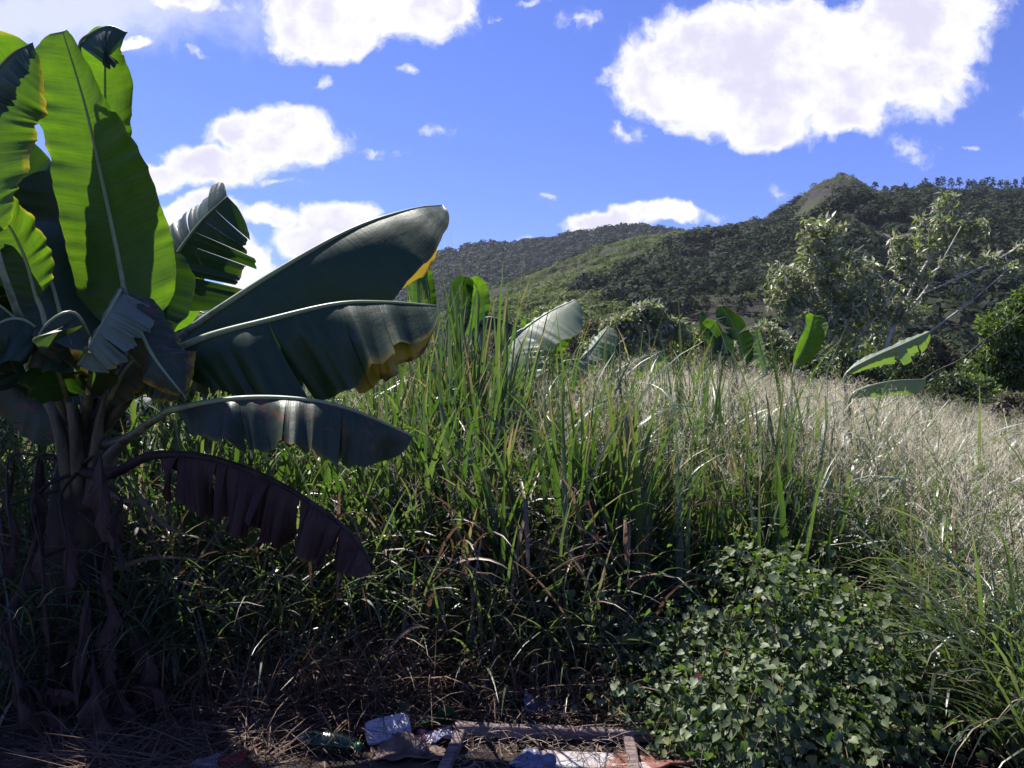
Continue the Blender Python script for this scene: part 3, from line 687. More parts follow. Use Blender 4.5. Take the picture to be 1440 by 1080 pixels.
def lf(cx, cy, ang, L, up, d0=0):
    """a leaf arching from the crown at pixel (cx, cy): its midrib points"""
    a = math.radians(ang); out = []
    for t in (.12, .4, .7, 1.0):
        out.append((cx + math.cos(a) * L * t, cy - math.sin(a) * L * t + up * t * t, d0 * t))
    return out
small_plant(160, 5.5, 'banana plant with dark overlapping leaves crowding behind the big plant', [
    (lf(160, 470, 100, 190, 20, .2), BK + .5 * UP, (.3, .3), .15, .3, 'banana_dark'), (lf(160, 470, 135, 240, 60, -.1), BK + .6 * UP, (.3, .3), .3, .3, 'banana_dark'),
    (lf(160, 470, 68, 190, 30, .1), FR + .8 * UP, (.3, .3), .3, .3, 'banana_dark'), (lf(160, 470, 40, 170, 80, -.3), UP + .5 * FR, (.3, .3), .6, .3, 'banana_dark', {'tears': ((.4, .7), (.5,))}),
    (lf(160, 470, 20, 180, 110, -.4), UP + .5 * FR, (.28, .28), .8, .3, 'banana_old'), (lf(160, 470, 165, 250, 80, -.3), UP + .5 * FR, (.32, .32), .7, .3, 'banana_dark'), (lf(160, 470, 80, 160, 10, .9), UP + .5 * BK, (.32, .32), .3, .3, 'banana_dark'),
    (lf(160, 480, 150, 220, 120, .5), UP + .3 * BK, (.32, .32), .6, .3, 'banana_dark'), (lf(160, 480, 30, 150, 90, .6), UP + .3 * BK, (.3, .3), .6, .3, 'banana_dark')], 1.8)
small_plant(10, 6.4, 'extra banana plant added behind the left edge to deepen the shade', [  # added as a light blocker for the lower left
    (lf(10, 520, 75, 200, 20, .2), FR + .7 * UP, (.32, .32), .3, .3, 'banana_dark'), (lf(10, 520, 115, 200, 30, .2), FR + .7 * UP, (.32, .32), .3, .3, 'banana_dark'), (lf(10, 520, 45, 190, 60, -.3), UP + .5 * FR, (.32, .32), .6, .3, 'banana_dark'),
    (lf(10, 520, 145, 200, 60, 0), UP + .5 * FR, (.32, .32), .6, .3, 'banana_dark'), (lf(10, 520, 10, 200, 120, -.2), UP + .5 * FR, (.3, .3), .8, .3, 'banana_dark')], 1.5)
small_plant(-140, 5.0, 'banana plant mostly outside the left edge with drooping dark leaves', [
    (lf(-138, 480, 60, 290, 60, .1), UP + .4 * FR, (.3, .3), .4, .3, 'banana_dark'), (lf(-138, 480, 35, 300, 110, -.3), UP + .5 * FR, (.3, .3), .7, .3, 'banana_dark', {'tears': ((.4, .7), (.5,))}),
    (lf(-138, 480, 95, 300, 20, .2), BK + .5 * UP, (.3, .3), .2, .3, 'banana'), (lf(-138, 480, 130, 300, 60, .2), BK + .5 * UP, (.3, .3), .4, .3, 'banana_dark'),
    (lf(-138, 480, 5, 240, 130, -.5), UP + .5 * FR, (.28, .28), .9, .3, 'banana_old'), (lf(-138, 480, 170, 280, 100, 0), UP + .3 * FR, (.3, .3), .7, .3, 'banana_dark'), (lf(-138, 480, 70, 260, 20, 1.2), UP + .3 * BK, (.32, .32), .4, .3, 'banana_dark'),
    (lf(-138, 480, 48, 300, 60, -.6), UP + .5 * FR, (.34, .34), .5, .3, 'banana_dark'), (lf(-138, 480, 80, 240, 60, -.9), UP + .7 * FR, (.34, .34), .5, .3, 'banana_dark'), (lf(-138, 480, 20, 280, 60, .5), UP + .2 * FR, (.34, .34), .5, .3, 'banana_dark'), (lf(-138, 480, 115, 280, 60, -.7), UP + .5 * FR, (.34, .34), .5, .3, 'banana_dark')], 1.8)  # extra leaves added here to throw more shade on the stem
small_plant(-360, 4.6, 'unseen banana plant added outside the left edge to cast shade', [(lf(-360, 470, a, 300, 70, dd), UP + .3 * FR, (.34, .34), .5, .3, 'banana_dark') for a, dd in ((80, .2), (50, -.4), (30, .5), (10, -.2), (110, .3), (140, -.3), (65, -.9), (95, 1.0))], 1.9)  # out of view, added only to block sun from the left
small_plant(300, 6.3, 'banana plant added low behind the two long leaves to shade the grass', [  # added out of sight so its leaves shade the grass
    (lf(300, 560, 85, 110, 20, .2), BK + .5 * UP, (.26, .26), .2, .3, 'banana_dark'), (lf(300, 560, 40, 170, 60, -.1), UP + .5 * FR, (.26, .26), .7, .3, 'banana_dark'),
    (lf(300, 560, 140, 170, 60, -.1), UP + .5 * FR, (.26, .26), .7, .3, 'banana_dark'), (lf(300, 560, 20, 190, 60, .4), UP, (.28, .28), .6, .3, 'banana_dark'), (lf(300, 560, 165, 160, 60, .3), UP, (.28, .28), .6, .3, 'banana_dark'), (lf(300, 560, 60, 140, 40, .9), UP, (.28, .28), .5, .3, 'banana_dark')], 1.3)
small_plant(612, 7.2, 'banana plant with bright green upright leaves behind the tallest grass clump', [
    ([(590, 470, 0), (588, 420, 0), (586, 380, .05), (582, 352, .15)], BK + .3 * UP, (.10, .11), .1, .3, 'banana'),
    ([(600, 480, .1), (603, 430, .1), (600, 390, .1), (590, 365, 0)], BK + .3 * UP, (.09, .09), .5, .3, 'banana'),
    ([(640, 480, .2), (645, 440, .2), (650, 405, .15), (655, 388, 0)], BK + .4 * UP, (.12, .12), .15, .4, 'banana_dark'),
    ([(665, 480, .2), (672, 440, .2), (672, 410, .2), (662, 390, .1)], BK + .4 * UP, (.10, .12), .15, .4, 'banana'),
    ([(560, 500, .2), (540, 470, .2), (520, 460, .2)], UP + .4 * FR, (.14, .14), .5, .3, 'banana')], 1.3)
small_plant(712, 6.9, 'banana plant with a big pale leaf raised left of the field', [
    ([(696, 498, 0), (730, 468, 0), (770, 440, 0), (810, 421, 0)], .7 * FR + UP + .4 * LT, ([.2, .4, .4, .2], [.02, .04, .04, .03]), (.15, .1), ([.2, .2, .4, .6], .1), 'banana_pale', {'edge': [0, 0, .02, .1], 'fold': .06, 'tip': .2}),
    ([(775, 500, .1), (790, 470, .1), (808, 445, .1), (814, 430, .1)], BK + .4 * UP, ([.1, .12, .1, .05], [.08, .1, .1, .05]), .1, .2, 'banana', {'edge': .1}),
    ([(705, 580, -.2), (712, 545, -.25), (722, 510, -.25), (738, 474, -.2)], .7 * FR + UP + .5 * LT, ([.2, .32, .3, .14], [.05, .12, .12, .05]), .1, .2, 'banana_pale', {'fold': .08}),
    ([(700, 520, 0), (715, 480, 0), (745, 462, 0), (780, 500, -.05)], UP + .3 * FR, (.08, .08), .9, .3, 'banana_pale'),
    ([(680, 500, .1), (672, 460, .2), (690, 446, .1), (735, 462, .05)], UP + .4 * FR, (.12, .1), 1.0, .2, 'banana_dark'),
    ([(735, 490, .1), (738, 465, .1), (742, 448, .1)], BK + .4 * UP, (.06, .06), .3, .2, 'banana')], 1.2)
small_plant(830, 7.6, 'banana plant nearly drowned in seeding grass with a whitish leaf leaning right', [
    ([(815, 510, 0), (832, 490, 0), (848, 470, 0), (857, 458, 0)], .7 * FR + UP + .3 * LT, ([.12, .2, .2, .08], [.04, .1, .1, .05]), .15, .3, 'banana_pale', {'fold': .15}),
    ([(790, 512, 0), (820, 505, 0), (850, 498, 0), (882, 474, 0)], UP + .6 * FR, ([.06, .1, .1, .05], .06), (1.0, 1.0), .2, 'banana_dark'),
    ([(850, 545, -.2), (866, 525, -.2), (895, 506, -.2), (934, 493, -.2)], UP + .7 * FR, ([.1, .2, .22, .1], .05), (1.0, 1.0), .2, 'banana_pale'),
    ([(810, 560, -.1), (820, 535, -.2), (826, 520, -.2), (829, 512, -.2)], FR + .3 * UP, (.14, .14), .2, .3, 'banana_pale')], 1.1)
small_plant(1040, 9.0, 'dark banana plant with a glowing yellow green flap at the back of the field', [
    ([(1048, 520, 0), (1040, 480, 0), (1028, 450, 0), (1012, 428, 0)], BK * .4 + UP + .4 * LT, ([.16, .24, .22, .12], [.1, .15, .15, .08]), (.7, .6), .3, 'banana_dark', {'tears': ((.4, .6, .8), (.5,)), 'tear': .4}),
    ([(1030, 500, -.1), (1016, 478, -.1), (1000, 455, -.1), (988, 436, -.1)], UP + .3 * LT, ([.1, .15, .14, .06], [.1, .15, .14, .06]), (.9, .9), .2, 'banana_dark'),
    ([(1008, 452, -.25), (1003, 458, -.25), (998, 463, -.25)], FR * .3 + BK, (.13, .12), .1, .1, 'banana'),
    ([(1010, 520, -.15), (1012, 500, -.15), (1020, 480, -.15), (1022, 468, -.15)], FR + .3 * UP, ([.1, .14, .12, .06], .1), .2, .2, 'banana_dark'),
    ([(1078, 525, 0), (1072, 500, 0), (1067, 480, 0), (1063, 459, 0)], FR + .4 * UP + .5 * LT, ([.04, .05, .05, .03], [.08, .12, .1, .05]), .1, .1, 'banana_pale', {'fold': .08})], 1.3)
small_plant(1108, 6.2, 'young banana plant with one cupped new leaf rising above the seed heads', [
    ([(1116, 520, 0), (1128, 495, 0), (1138, 470, 0), (1145, 443, 0)], FR + .35 * UP, ([.09, .15, .15, .12], [.09, .15, .15, .12]), ([-.5, -.35, -.3, -.2], [-.5, -.35, -.3, -.2]), ([-.8, -.9, -1.0, -.6], [-.8, -1.3, -1.6, -.6]), 'banana', {'fold': .03, 'tip': .3, 'base': .3})], .9)
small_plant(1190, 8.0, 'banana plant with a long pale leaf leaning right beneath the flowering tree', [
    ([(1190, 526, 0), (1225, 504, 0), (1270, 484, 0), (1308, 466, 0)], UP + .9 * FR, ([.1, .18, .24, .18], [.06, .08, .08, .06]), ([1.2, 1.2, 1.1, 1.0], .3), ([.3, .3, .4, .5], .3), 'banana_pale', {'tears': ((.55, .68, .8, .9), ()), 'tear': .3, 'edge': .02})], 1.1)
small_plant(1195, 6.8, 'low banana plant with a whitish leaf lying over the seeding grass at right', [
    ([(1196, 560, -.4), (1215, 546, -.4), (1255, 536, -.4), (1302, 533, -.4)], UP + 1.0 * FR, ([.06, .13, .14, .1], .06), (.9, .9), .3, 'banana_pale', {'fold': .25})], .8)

# ------------------------------------------------------------------ grasses
def clump_blades(cx, cy, n, rx, ry, L, Wd, tilt, bend, z=(0, .5)):
    b = np.stack([cx + rng.normal(size=n) * rx, cy + rng.normal(size=n) * ry, rng.uniform(z[0], z[1], n)], -1)
    return blades(b, rng.uniform(0, 2 * PI, n), rng.uniform(*tilt, n), rng.uniform(*bend, n) * rng.random(n) ** .6, rng.uniform(*L, n), rng.uniform(*Wd, n), 9, 2.2, rng.uniform(-.9, .9, n), fold=.25)

def cane_clump(px, d, n, L, label, spread=.16, stalks=10, z=(0, .5), bend=(.05, 1.0), tilt=(.02, .3)):
    c = PG(px, d)
    o = empty('cane_clump', c, label, 'tall grass clump', 'tall broad-bladed grass clumps')
    V, Q, vc, _ = clump_blades(c[0], c[1], n, spread, spread, L, (.028, .058), tilt, bend, z)
    mesh_obj('blades', V, [Q], M['cane'], o, vc)
    mb = MB()
    for k in range(stalks):
        b = c + [rng.normal() * spread, rng.normal() * spread, 0]
        h = L[0] * random.uniform(.8, 1.1)
        tube(mb, [b, b + [rng.normal() * .06, rng.normal() * .06, h * .6], b + [rng.normal() * .12, rng.normal() * .12, h]], [.009, .007, .004], 5, 7)
    mb.build('stalks', M['stalk'], o)
    return o
cane_clump(645, 5.7, 260, (1.2, 1.9), 'tallest clump of upright green blades, right beside the long banana leaf', .24, z=(0, .75), bend=(.05, .9), tilt=(.02, .2))
cane_clump(690, 4.55, 110, (.8, 1.4), 'clump of broad blades in the middle with one blade bent over white', .14, z=(0, .5), bend=(.05, 2.4))
cane_clump(785, 4.75, 150, (.9, 1.45), 'clump of tall blades right of the middle in front of the seed heads', .22, z=(0, .5), bend=(.05, 1.6))
cane_clump(870, 4.65, 110, (.85, 1.4), 'narrow clump of upright blades under the whitish leaf', .14, z=(0, .4))
cane_clump(1050, 4.8, 200, (.7, 1.15), 'thick clump of bluish green blades above the creeper bush', .18, z=(0, .3), bend=(.05, 1.1), tilt=(.02, .2))
cane_clump(1088, 4.95, 60, (1.0, 1.5), 'slim clump of tall blades rising to the cupped banana leaf', .1, z=(0, .3), bend=(.05, .7), tilt=(.02, .16))
cane_clump(930, 5.1, 60, (.7, 1.2), 'loose clump of drooping blades left of the creeper bush', .16, z=(0, .3), bend=(.1, 1.8))
cane_clump(545, 5.6, 80, (.7, 1.3), 'shaded clump of blades below the ageing banana leaf', .22, z=(0, .4), bend=(.1, 1.8))

def cane_grass():
    B = []; 
    spots = []
    for k in range(64):
        px = rng.uniform(440, 1010); d = rng.uniform(4.35 if px < 860 else 5.0, 7.2); spots.append((px, d, rng.integers(16, 46)))
    for k in range(16): spots.append((rng.uniform(120, 460), rng.uniform(4.5, 6.2), rng.integers(14, 30)))
    for k in range(5): spots.append((rng.uniform(1000, 1150), rng.uniform(5.4, 7), rng.integers(6, 12)))
    Vs, Qs, Cs, n = [], [], [], 0
    for (px, d, m) in spots:
        c = PG(px, d); lean = rng.uniform(0, 2 * PI); tone = np.clip(rng.random() + rng.normal(size=m) * .2, 0, 1)
        b = np.stack([c[0] + rng.normal(size=m) * .13, c[1] + rng.normal(size=m) * .13, rng.uniform(0, .75, m)], -1)
        ph = np.where(rng.random(m) < .4, lean + rng.normal(size=m) * .5, rng.uniform(0, 2 * PI, m))
        V, Q, vc, _ = blades(b, ph, rng.uniform(.03, .34, m), rng.uniform(.1, 2.5, m) * rng.random(m) ** 1.4, rng.uniform(.65, 1.35, m) * (1 + .12 * max(0, d - 5)), rng.uniform(.018, .05, m), 9, 2.3, rng.uniform(-1.1, 1.1, m), fold=.3, tone=tone)
        Vs.append(V); Qs.append(Q + n); Cs.append(vc); n += len(V)
    tag(mesh_obj('cane_grass', np.concatenate(Vs), [np.concatenate(Qs)], M['cane'], None, np.concatenate(Cs)), 'broad arching blades of tall cane grass crowding the middle of the plot', 'grass', kind='stuff')
cane_grass()
def hfield(px): return np.interp(px, [-200, 150, 480, 600, 720, 860, 1000, 1180, 1300, 1440, 1700], [1.7, 1.75, 1.8, 1.65, 1.6, 1.75, 1.78, 1.62, 1.42, 1.22, 1.1])
def front(px): return np.interp(px, [-300, 100, 350, 640, 850, 960, 1250, 1330, 1440, 1700], [4.2, 4.3, 4.2, 4.25, 4.25, 4.7, 4.5, 3.6, 3.1, 3.0])
def field_points(n, dmax, px0=-260, px1=1700, power=1.6):
    px = rng.uniform(px0, px1, n)
    f = front(px)
    d = f + (dmax - f) * rng.random(n) ** power
    return px, d
def grass():
    # leaf blades
    n = 46000
    px, d = field_points(n, 17)
    h = hfield(px) * rng.uniform(.65, 1.05, n)
    h *= np.clip(.62 + (d - front(px)) * .45, .6, 1)
    zb = rng.random(n) ** 1.1 * np.maximum(h - .35, .05)
    base = np.stack([(px - CX) / F * d, d, zb], -1)
    far = np.clip((d - 4) / 9, 0, 1)
    keep = ~((px > 540) & (px < 1120) & (d < 5.6) & (rng.random(n) < .5))
    base, px, d, far = base[keep], px[keep], d[keep], far[keep]; n = len(px)
    V, Q, vc, _ = blades(base, rng.uniform(0, 2 * PI, n), rng.uniform(.1, .75, n), rng.uniform(.2, 2.3, n), rng.uniform(.3, .85, n), rng.uniform(.007, .024, n) * (1 + .4 * far), 6, 1.4, rng.uniform(-1.3, 1.3, n))
    tag(mesh_obj('grass_field', V, [Q], M['grass'], None, vc), 'tall wild guinea grass with drooping blades filling the plot', 'grass', kind='stuff')
    # stalks and seed heads
    n = 8200
    px, d = field_points(n, 15, power=.95)
    wgt = np.interp(px, [-260, 400, 560, 800, 900, 1700], [.05, .1, .4, .75, 1, 1])
    k = rng.random(n) < wgt
    px, d = px[k], d[k]; n = len(px)
    h = hfield(px) * rng.uniform(.78, 1.06, n) * np.clip(.72 + (d - front(px)) * .3, .7, 1)
    base = np.stack([(px - CX) / F * d, d, np.zeros(n)], -1)
    phi = rng.uniform(0, 2 * PI, n)
    V, Q, vc, C = blades(base, phi, rng.uniform(0, .12, n), rng.uniform(0, .35, n), h * 1.0, rng.uniform(.004, .0075, n), 6, 2, rng.uniform(-.5, .5, n), wprof='stalk')
    tag(mesh_obj('grass_stalks', V, [Q], M['stalk'], None, vc), 'thin upright grass stalks standing through the field', 'grass', kind='stuff')
    top = C[:, -1]; ax = norm(C[:, -1] - C[:, -2])
    nb = 21
    u = rng.random((n, nb)) * .36
    bp = (top[:, None] - ax[:, None] * u[..., None]).reshape(-1, 3)
    nn = n * nb
    ln = rng.uniform(.08, .24, nn) * (.3 + u.ravel() * 2.4)
    V, Q, vc, C2 = blades(bp, rng.uniform(0, 2 * PI, nn), rng.uniform(.55, 1.25, nn), rng.uniform(-.1, .6, nn), ln, .0014, 2, 1.2, 0, wprof='stalk')
    ns = 4
    ts = rng.random((nn, ns, 1)) ** .6
    a = C2[:, 0][:, None] * (1 - ts) + C2[:, 2][:, None] * ts + rng.normal(size=(nn, ns, 3)) * .006
    a = a.reshape(-1, 3); m = len(a)
    SP = ([(0, 0, 0), (.5, .32, 0), (1, 0, 0), (.5, -.32, 0)], [[[0, 3, 2, 1]]])
    V3, f3, c3 = place(SP[0], SP[1], a, rand_dir(m), rand_dir(m), rng.uniform(.004, .008, m))
    tag(mesh_obj('grass_seed_heads', np.vstack([V, V3]), [Q, f3[0] + len(V)], M['seed'], None, np.vstack([vc, c3])), 'airy pale pinkish seed heads floating over the grass', 'grass', kind='stuff')
    # low weeds and undergrowth in the right foreground
    n = 16000
    px = rng.uniform(1120, 1750, n); d = front(px) + rng.random(n) ** 1.3 * 3.5
    base = np.stack([(px - CX) / F * d, d, rng.random(n) ** 1.2 * .55], -1)
    V, Q, vc, _ = blades(base, rng.uniform(0, 2 * PI, n), rng.uniform(.1, .9, n), rng.uniform(.2, 1.8, n), rng.uniform(.18, .5, n), rng.uniform(.005, .013, n), 5, 1.3, rng.uniform(-1.2, 1.2, n))
    tag(mesh_obj('undergrowth', V, [Q], M['grass'], None, vc), 'low tangled grass under the seed heads at right', 'grass', kind='stuff')
    # shaded arching grass hanging over the front edge
    n = 5200
    px = np.r_[rng.uniform(120, 900, 4400), rng.uniform(-120, 240, 800)]; d = np.interp(px, [-120, 150, 500, 900], [3.5, 3.68, 3.86, 3.9]) + rng.random(n) ** .9 * .9
    base = np.stack([(px - CX) / F * d, d, rng.random(n) ** 1.3 * np.interp(px, [-120, 100, 500, 900], [.5, .5, .55, .35])], -1)
    V, Q, vc, _ = blades(base, rng.uniform(0, 2 * PI, n), rng.uniform(.15, .9, n), rng.uniform(.4, 2.3, n), rng.uniform(.25, .75, n), rng.uniform(.006, .02, n), 7, 1.3, rng.uniform(-1.2, 1.2, n))
    tag(mesh_obj('edge_grass', V, [Q], M['grass'], None, vc), 'shaded arching grass hanging over the front edge of the plot', 'grass', kind='stuff')
    n = 600
    px = np.r_[rng.uniform(520, 900, 300), rng.uniform(120, 520, 300)]; d = rng.uniform(3.95, 4.7, n)
    base = np.stack([(px - CX) / F * d, d, rng.random(n) * .7], -1)
    V, Q, vc, _ = blades(base, rng.uniform(0, 2 * PI, n), rng.uniform(.1, .8, n), rng.uniform(.4, 2.6, n), rng.uniform(.3, .9, n), rng.uniform(.008, .026, n), 8, 1.5, rng.uniform(-1.3, 1.3, n), fold=.3)
    tag(mesh_obj('withered_blades', V, [Q], M['dry_red'], None, vc), 'withered reddish brown blades drooping among the green grass', 'dead grass', kind='stuff')
    # straw lying flat on the soil
    n = 3800
    px = np.where(rng.random(n) < .86, rng.uniform(60, 520, n), rng.uniform(520, 900, n)); d = np.where(px > 380, rng.uniform(3.5, 3.95, n), rng.uniform(3.05, 3.95, n))
    base = np.stack([(px - CX) / F * d, d, rng.random(n) * .05 + .006], -1)
    V, Q, vc, _ = blades(base, rng.uniform(0, 2 * PI, n), rng.uniform(1.1, 1.6, n), rng.uniform(-.1, .5, n), rng.uniform(.12, .5, n), rng.uniform(.002, .008, n), 4, 1.2, rng.uniform(-1.4, 1.4, n))
    tag(mesh_obj('straw', V, [Q], M['dry'], None, vc), 'loose straw lying flat over the dark soil', 'straw', kind='stuff')
    # broad-leaved weeds among the grass
    m = 1500
    px = np.r_[rng.uniform(250, 1020, 1000), rng.uniform(1020, 1500, 500)]; d = front(px) + .1 + rng.random(m) ** 1.2 * 2.0
    st = np.stack([(px - CX) / F * d, d, np.zeros(m)], -1); hh = rng.uniform(.15, .95, m) * np.interp(px, [250, 1000, 1100, 1500], [1, 1, .6, .6])
    k = 11; tt = rng.uniform(.25, 1, (m, k))
    lean = rng.normal(size=(m, 1, 2)) * .12
    p = st[:, None] + np.concatenate([lean * tt[..., None] + rng.normal(size=(m, k, 2)) * .03, (hh[:, None] * tt)[..., None]], -1)
    ex = rng.normal(size=(m, k, 3)) * [1, 1, .35] + [0, 0, -.15]; ez = rng.normal(size=(m, k, 3)) * .35 + UP
    V, f, c = place(LEAFLET[0], LEAFLET[1], p.reshape(-1, 3), ex.reshape(-1, 3), ez.reshape(-1, 3), rng.uniform(.04, .13, m * k))
    tag(mesh_obj('broadleaf_weeds', V, f, M['weed'], None, c), 'leafy weeds growing up among the grass', 'weeds', kind='stuff')
    # dead thatch
    n = 6500
    px = np.r_[rng.uniform(150, 950, n - 3500), rng.normal(490, 80, 3500)]; d = np.interp(px, [150, 600, 950], [3.55, 3.68, 3.74]) + rng.random(n) ** 1.2 * 1.0
    base = np.stack([(px - CX) / F * d, d, rng.random(n) ** 1.5 * np.interp(px, [150, 450, 950], [.08, .2, .1])], -1)
    V, Q, vc, _ = blades(base, rng.uniform(0, 2 * PI, n), rng.uniform(.3, 1.5, n), rng.uniform(.1, 1.7, n), rng.uniform(.15, .6, n), rng.uniform(.002, .009, n), 5, 1.2, rng.uniform(-1.4, 1.4, n))
    tag(mesh_obj('dead_grass', V, [Q], M['dry'], None, vc), 'matted brown dead grass at the edge of the plot', 'dead grass', kind='stuff')
    # litter of leaf scraps on the soil
    n = 2200
    px = rng.uniform(-100, 1250, n); d = rng.uniform(3.1, 4.3, n)
    p = np.stack([(px - CX) / F * d, d, rng.uniform(.0, .025, n)], -1)
    V, f, c = place(LEAFLET[0], LEAFLET[1], p, rand_dir(n) * [1, 1, .5], rand_dir(n) * .8 + UP, rng.uniform(.02, .1, n))
    tag(mesh_obj('leaf_litter', V, f, M['dry'], None, c), 'brown leaf scraps scattered over the dark soil', 'leaf litter', kind='stuff')
grass()

# single dry blades that stand out
def dry_plant(label, px, d, specs):
    c = PG(px, d)
    o = empty('dry_grass_tuft', c, label, 'dry grass')
    for (pts, wd) in specs:
        q = spline([P(x, y, d + dd) for (x, y, dd) in pts], 16)
        T = norm(np.gradient(q, axis=0)); S = norm(np.cross(T, FR + .3 * RT)); wv = wd * np.minimum(1, np.linspace(1.6, .0, 16)) + .001
        N_ = np.cross(S, T)
        V = np.stack([q - S * wv[:, None] / 2 + N_ * wv[:, None] * .15, q, q + S * wv[:, None] / 2 + N_ * wv[:, None] * .15], 1).reshape(-1, 3)
        i = np.arange(15) * 3
        Q = np.concatenate([np.stack([i + k, i + k + 1, i + k + 4, i + k + 3], -1) for k in (0, 1)])
        C = np.zeros((len(V), 4)); C[:, 0] = .9; C[:, 1] = np.repeat(np.linspace(0, .6, 16), 3); C[:, 3] = .3
        mesh_obj('blade', V, [Q], M['dry'], o, C)
dry_plant('dry tan blade bent sharply over in the middle foreground', 712, 4.2, [([(712, 930, 0), (708, 880, 0), (710, 838, 0), (720, 832, -.03), (730, 870, -.05), (742, 920, -.06)], .03)])
dry_plant('tall pale withered stalk with arching straw blades above the wooden frame', 668, 4.0,
          [([(668, 1010, 0), (668, 940, 0), (664, 850, 0), (658, 790, 0)], .02),
           ([(655, 945, 0), (700, 936, -.02), (735, 945, -.05), (758, 965, -.06)], .022), ([(635, 962, 0), (680, 975, -.03), (720, 1000, -.05), (735, 1015, -.05)], .018),
           ([(665, 940, 0), (620, 955, 0), (580, 985, -.05), (550, 1010, -.05)], .035)])
dry_plant('brown arching straw left of the pale stalk, shaded by the banana', 215, 3.9,
          [([(160, 800, 0), (210, 785, 0), (260, 785, 0), (305, 790, 0)], .02), ([(195, 700, 0), (235, 740, -.02), (285, 760, -.04)], .022), ([(150, 690, 0), (180, 705, 0), (230, 700, 0)], .016),
           ([(255, 830, 0), (290, 850, 0), (330, 885, 0), (350, 900, 0)], .022), ([(160, 930, 0), (190, 965, 0), (215, 1000, 0)], .024), ([(190, 890, 0), (235, 930, 0), (260, 965, 0)], .018)])

# ------------------------------------------------------------------ creeper bush
def creeper():
    c = PG(1085, 4.1)
    o = empty('creeper_bush', c, 'rounded bush of heart-leaved creeper in the right foreground with one tiny pink bloom', 'creeper bush')
    ps, ds = [], []
    for (cx, cy, rx, ry, rz, n) in ((1110, 3.98, .60, .54, .68, 6400), (1000, 3.8, .36, .42, .48, 2000), (930, 3.75, .3, .34, .32, 900), (1215, 3.72, .40, .42, .50, 2500), (1085, 3.45, .5, .34, .40, 2600)):
        d = rand_dir(n); d[:, 2] = np.abs(d[:, 2]); d[:, 1] -= .2; d = norm(d)
        lump = 1 + .3 * fbm2(d[:, 0] * 3 + cx, d[:, 2] * 3 + d[:, 1] * 2 + 20, 61, 3)
        rr = (1.02 - rng.random(n) ** 2 * .5) * lump
        ps.append(PG(cx, cy) + d * rr[:, None] * [rx, ry, rz]); ds.append(d)
    p = np.vstack(ps); d = np.vstack(ds)
    # trailing edge to the left and the front
    m = 900
    q = np.stack([PG(900, 3.9)[0] + rng.normal(size=m) * .17, 3.95 + rng.normal(size=m) * .14, np.abs(rng.normal(size=m)) * .24], -1)
    m2 = 700
    q2 = np.stack([rng.uniform(PG(960, 3.35)[0], PG(1290, 3.35)[0], m2), 3.38 + rng.normal(size=m2) * .1, np.abs(rng.normal(size=m2)) * .1 + .03], -1)
    m3 = 900
    q3 = np.stack([PG(1260, 4.4)[0] + rng.normal(size=m3) * .3, 4.4 + rng.normal(size=m3) * .25, rng.uniform(.1, .62, m3)], -1)
    p = np.vstack([p, q, q2, q3])
    dd = np.vstack([d, norm(rng.normal(size=(m + m2 + m3, 3)) + [0, -.5, .8])])
    # runners reaching out of the mound
    runs = []; extra = []
    for k in range(150):
        e = p[rng.integers(len(ps[0]) * 2 + 2000)]
        out = norm((e - c) * [1, 1, .6] + rng.normal(size=3) * .35 + [0, 0, .25])
        L_ = rng.uniform(.1, .32)
        q_ = spline([e, e + out * L_ * .6 + [0, 0, .05], e + out * L_ - [0, 0, .02 + .3 * L_ * rng.random()]], 9)
        q_[:, 2] = np.maximum(q_[:, 2], .02); runs.append(q_); extra.append(q_[2:] + rng.normal(size=(7, 3)) * .018)
    ex_ = np.concatenate(extra); p = np.vstack([p, ex_]); dd = np.vstack([dd, norm(rng.normal(size=(len(ex_), 3)) + [0, -.4, .8])])
    N = len(p)
    nz = norm(dd * .8 + [0, -.1, .75] + rng.normal(size=(N, 3)) * .5)
    ex = norm(dd * .5 + [0, 0, -.75] + rng.normal(size=(N, 3)) * .5)
    sz = .010 + .038 * rng.random(N) ** 1.5
    V, f, vc = place(HEART[0], HEART[1], p, ex, nz, sz)
    mesh_obj('leaves', V, f, M['vine'], o, vc)
    mb = MB()
    for k in range(120):
        e = p[rng.integers(N)]
        s = c + [rng.normal() * .3, rng.normal() * .25, 0]
        tube(mb, [s, (s + e) / 2 + [0, 0, .12], e], [.006, .004, .002], 4, 8, caps=False)
    for q_ in runs: tube(mb, q_, [.003, .0015], 4, caps=False)
    mb.build('stems', M['bark_d'], o)
    fl = MB(); fp = P(982, 950, 3.36)
    for k in range(5):
        a = k * 2 * PI / 5
        V, ff, cc = place(LEAFLET[0], LEAFLET[1], fp[None], np.array([[math.cos(a), -.6, math.sin(a)]]), np.array([[0, -1., .2]]), .03)
        fl.add(V, None, ff[0], cc)
    fo = fl.build('flower', solid_mat('pink_petal', (.65, .13, .12), (.75, .25, .2), 20, .5), o); fo['label'] = 'small pink red bloom'
creeper()

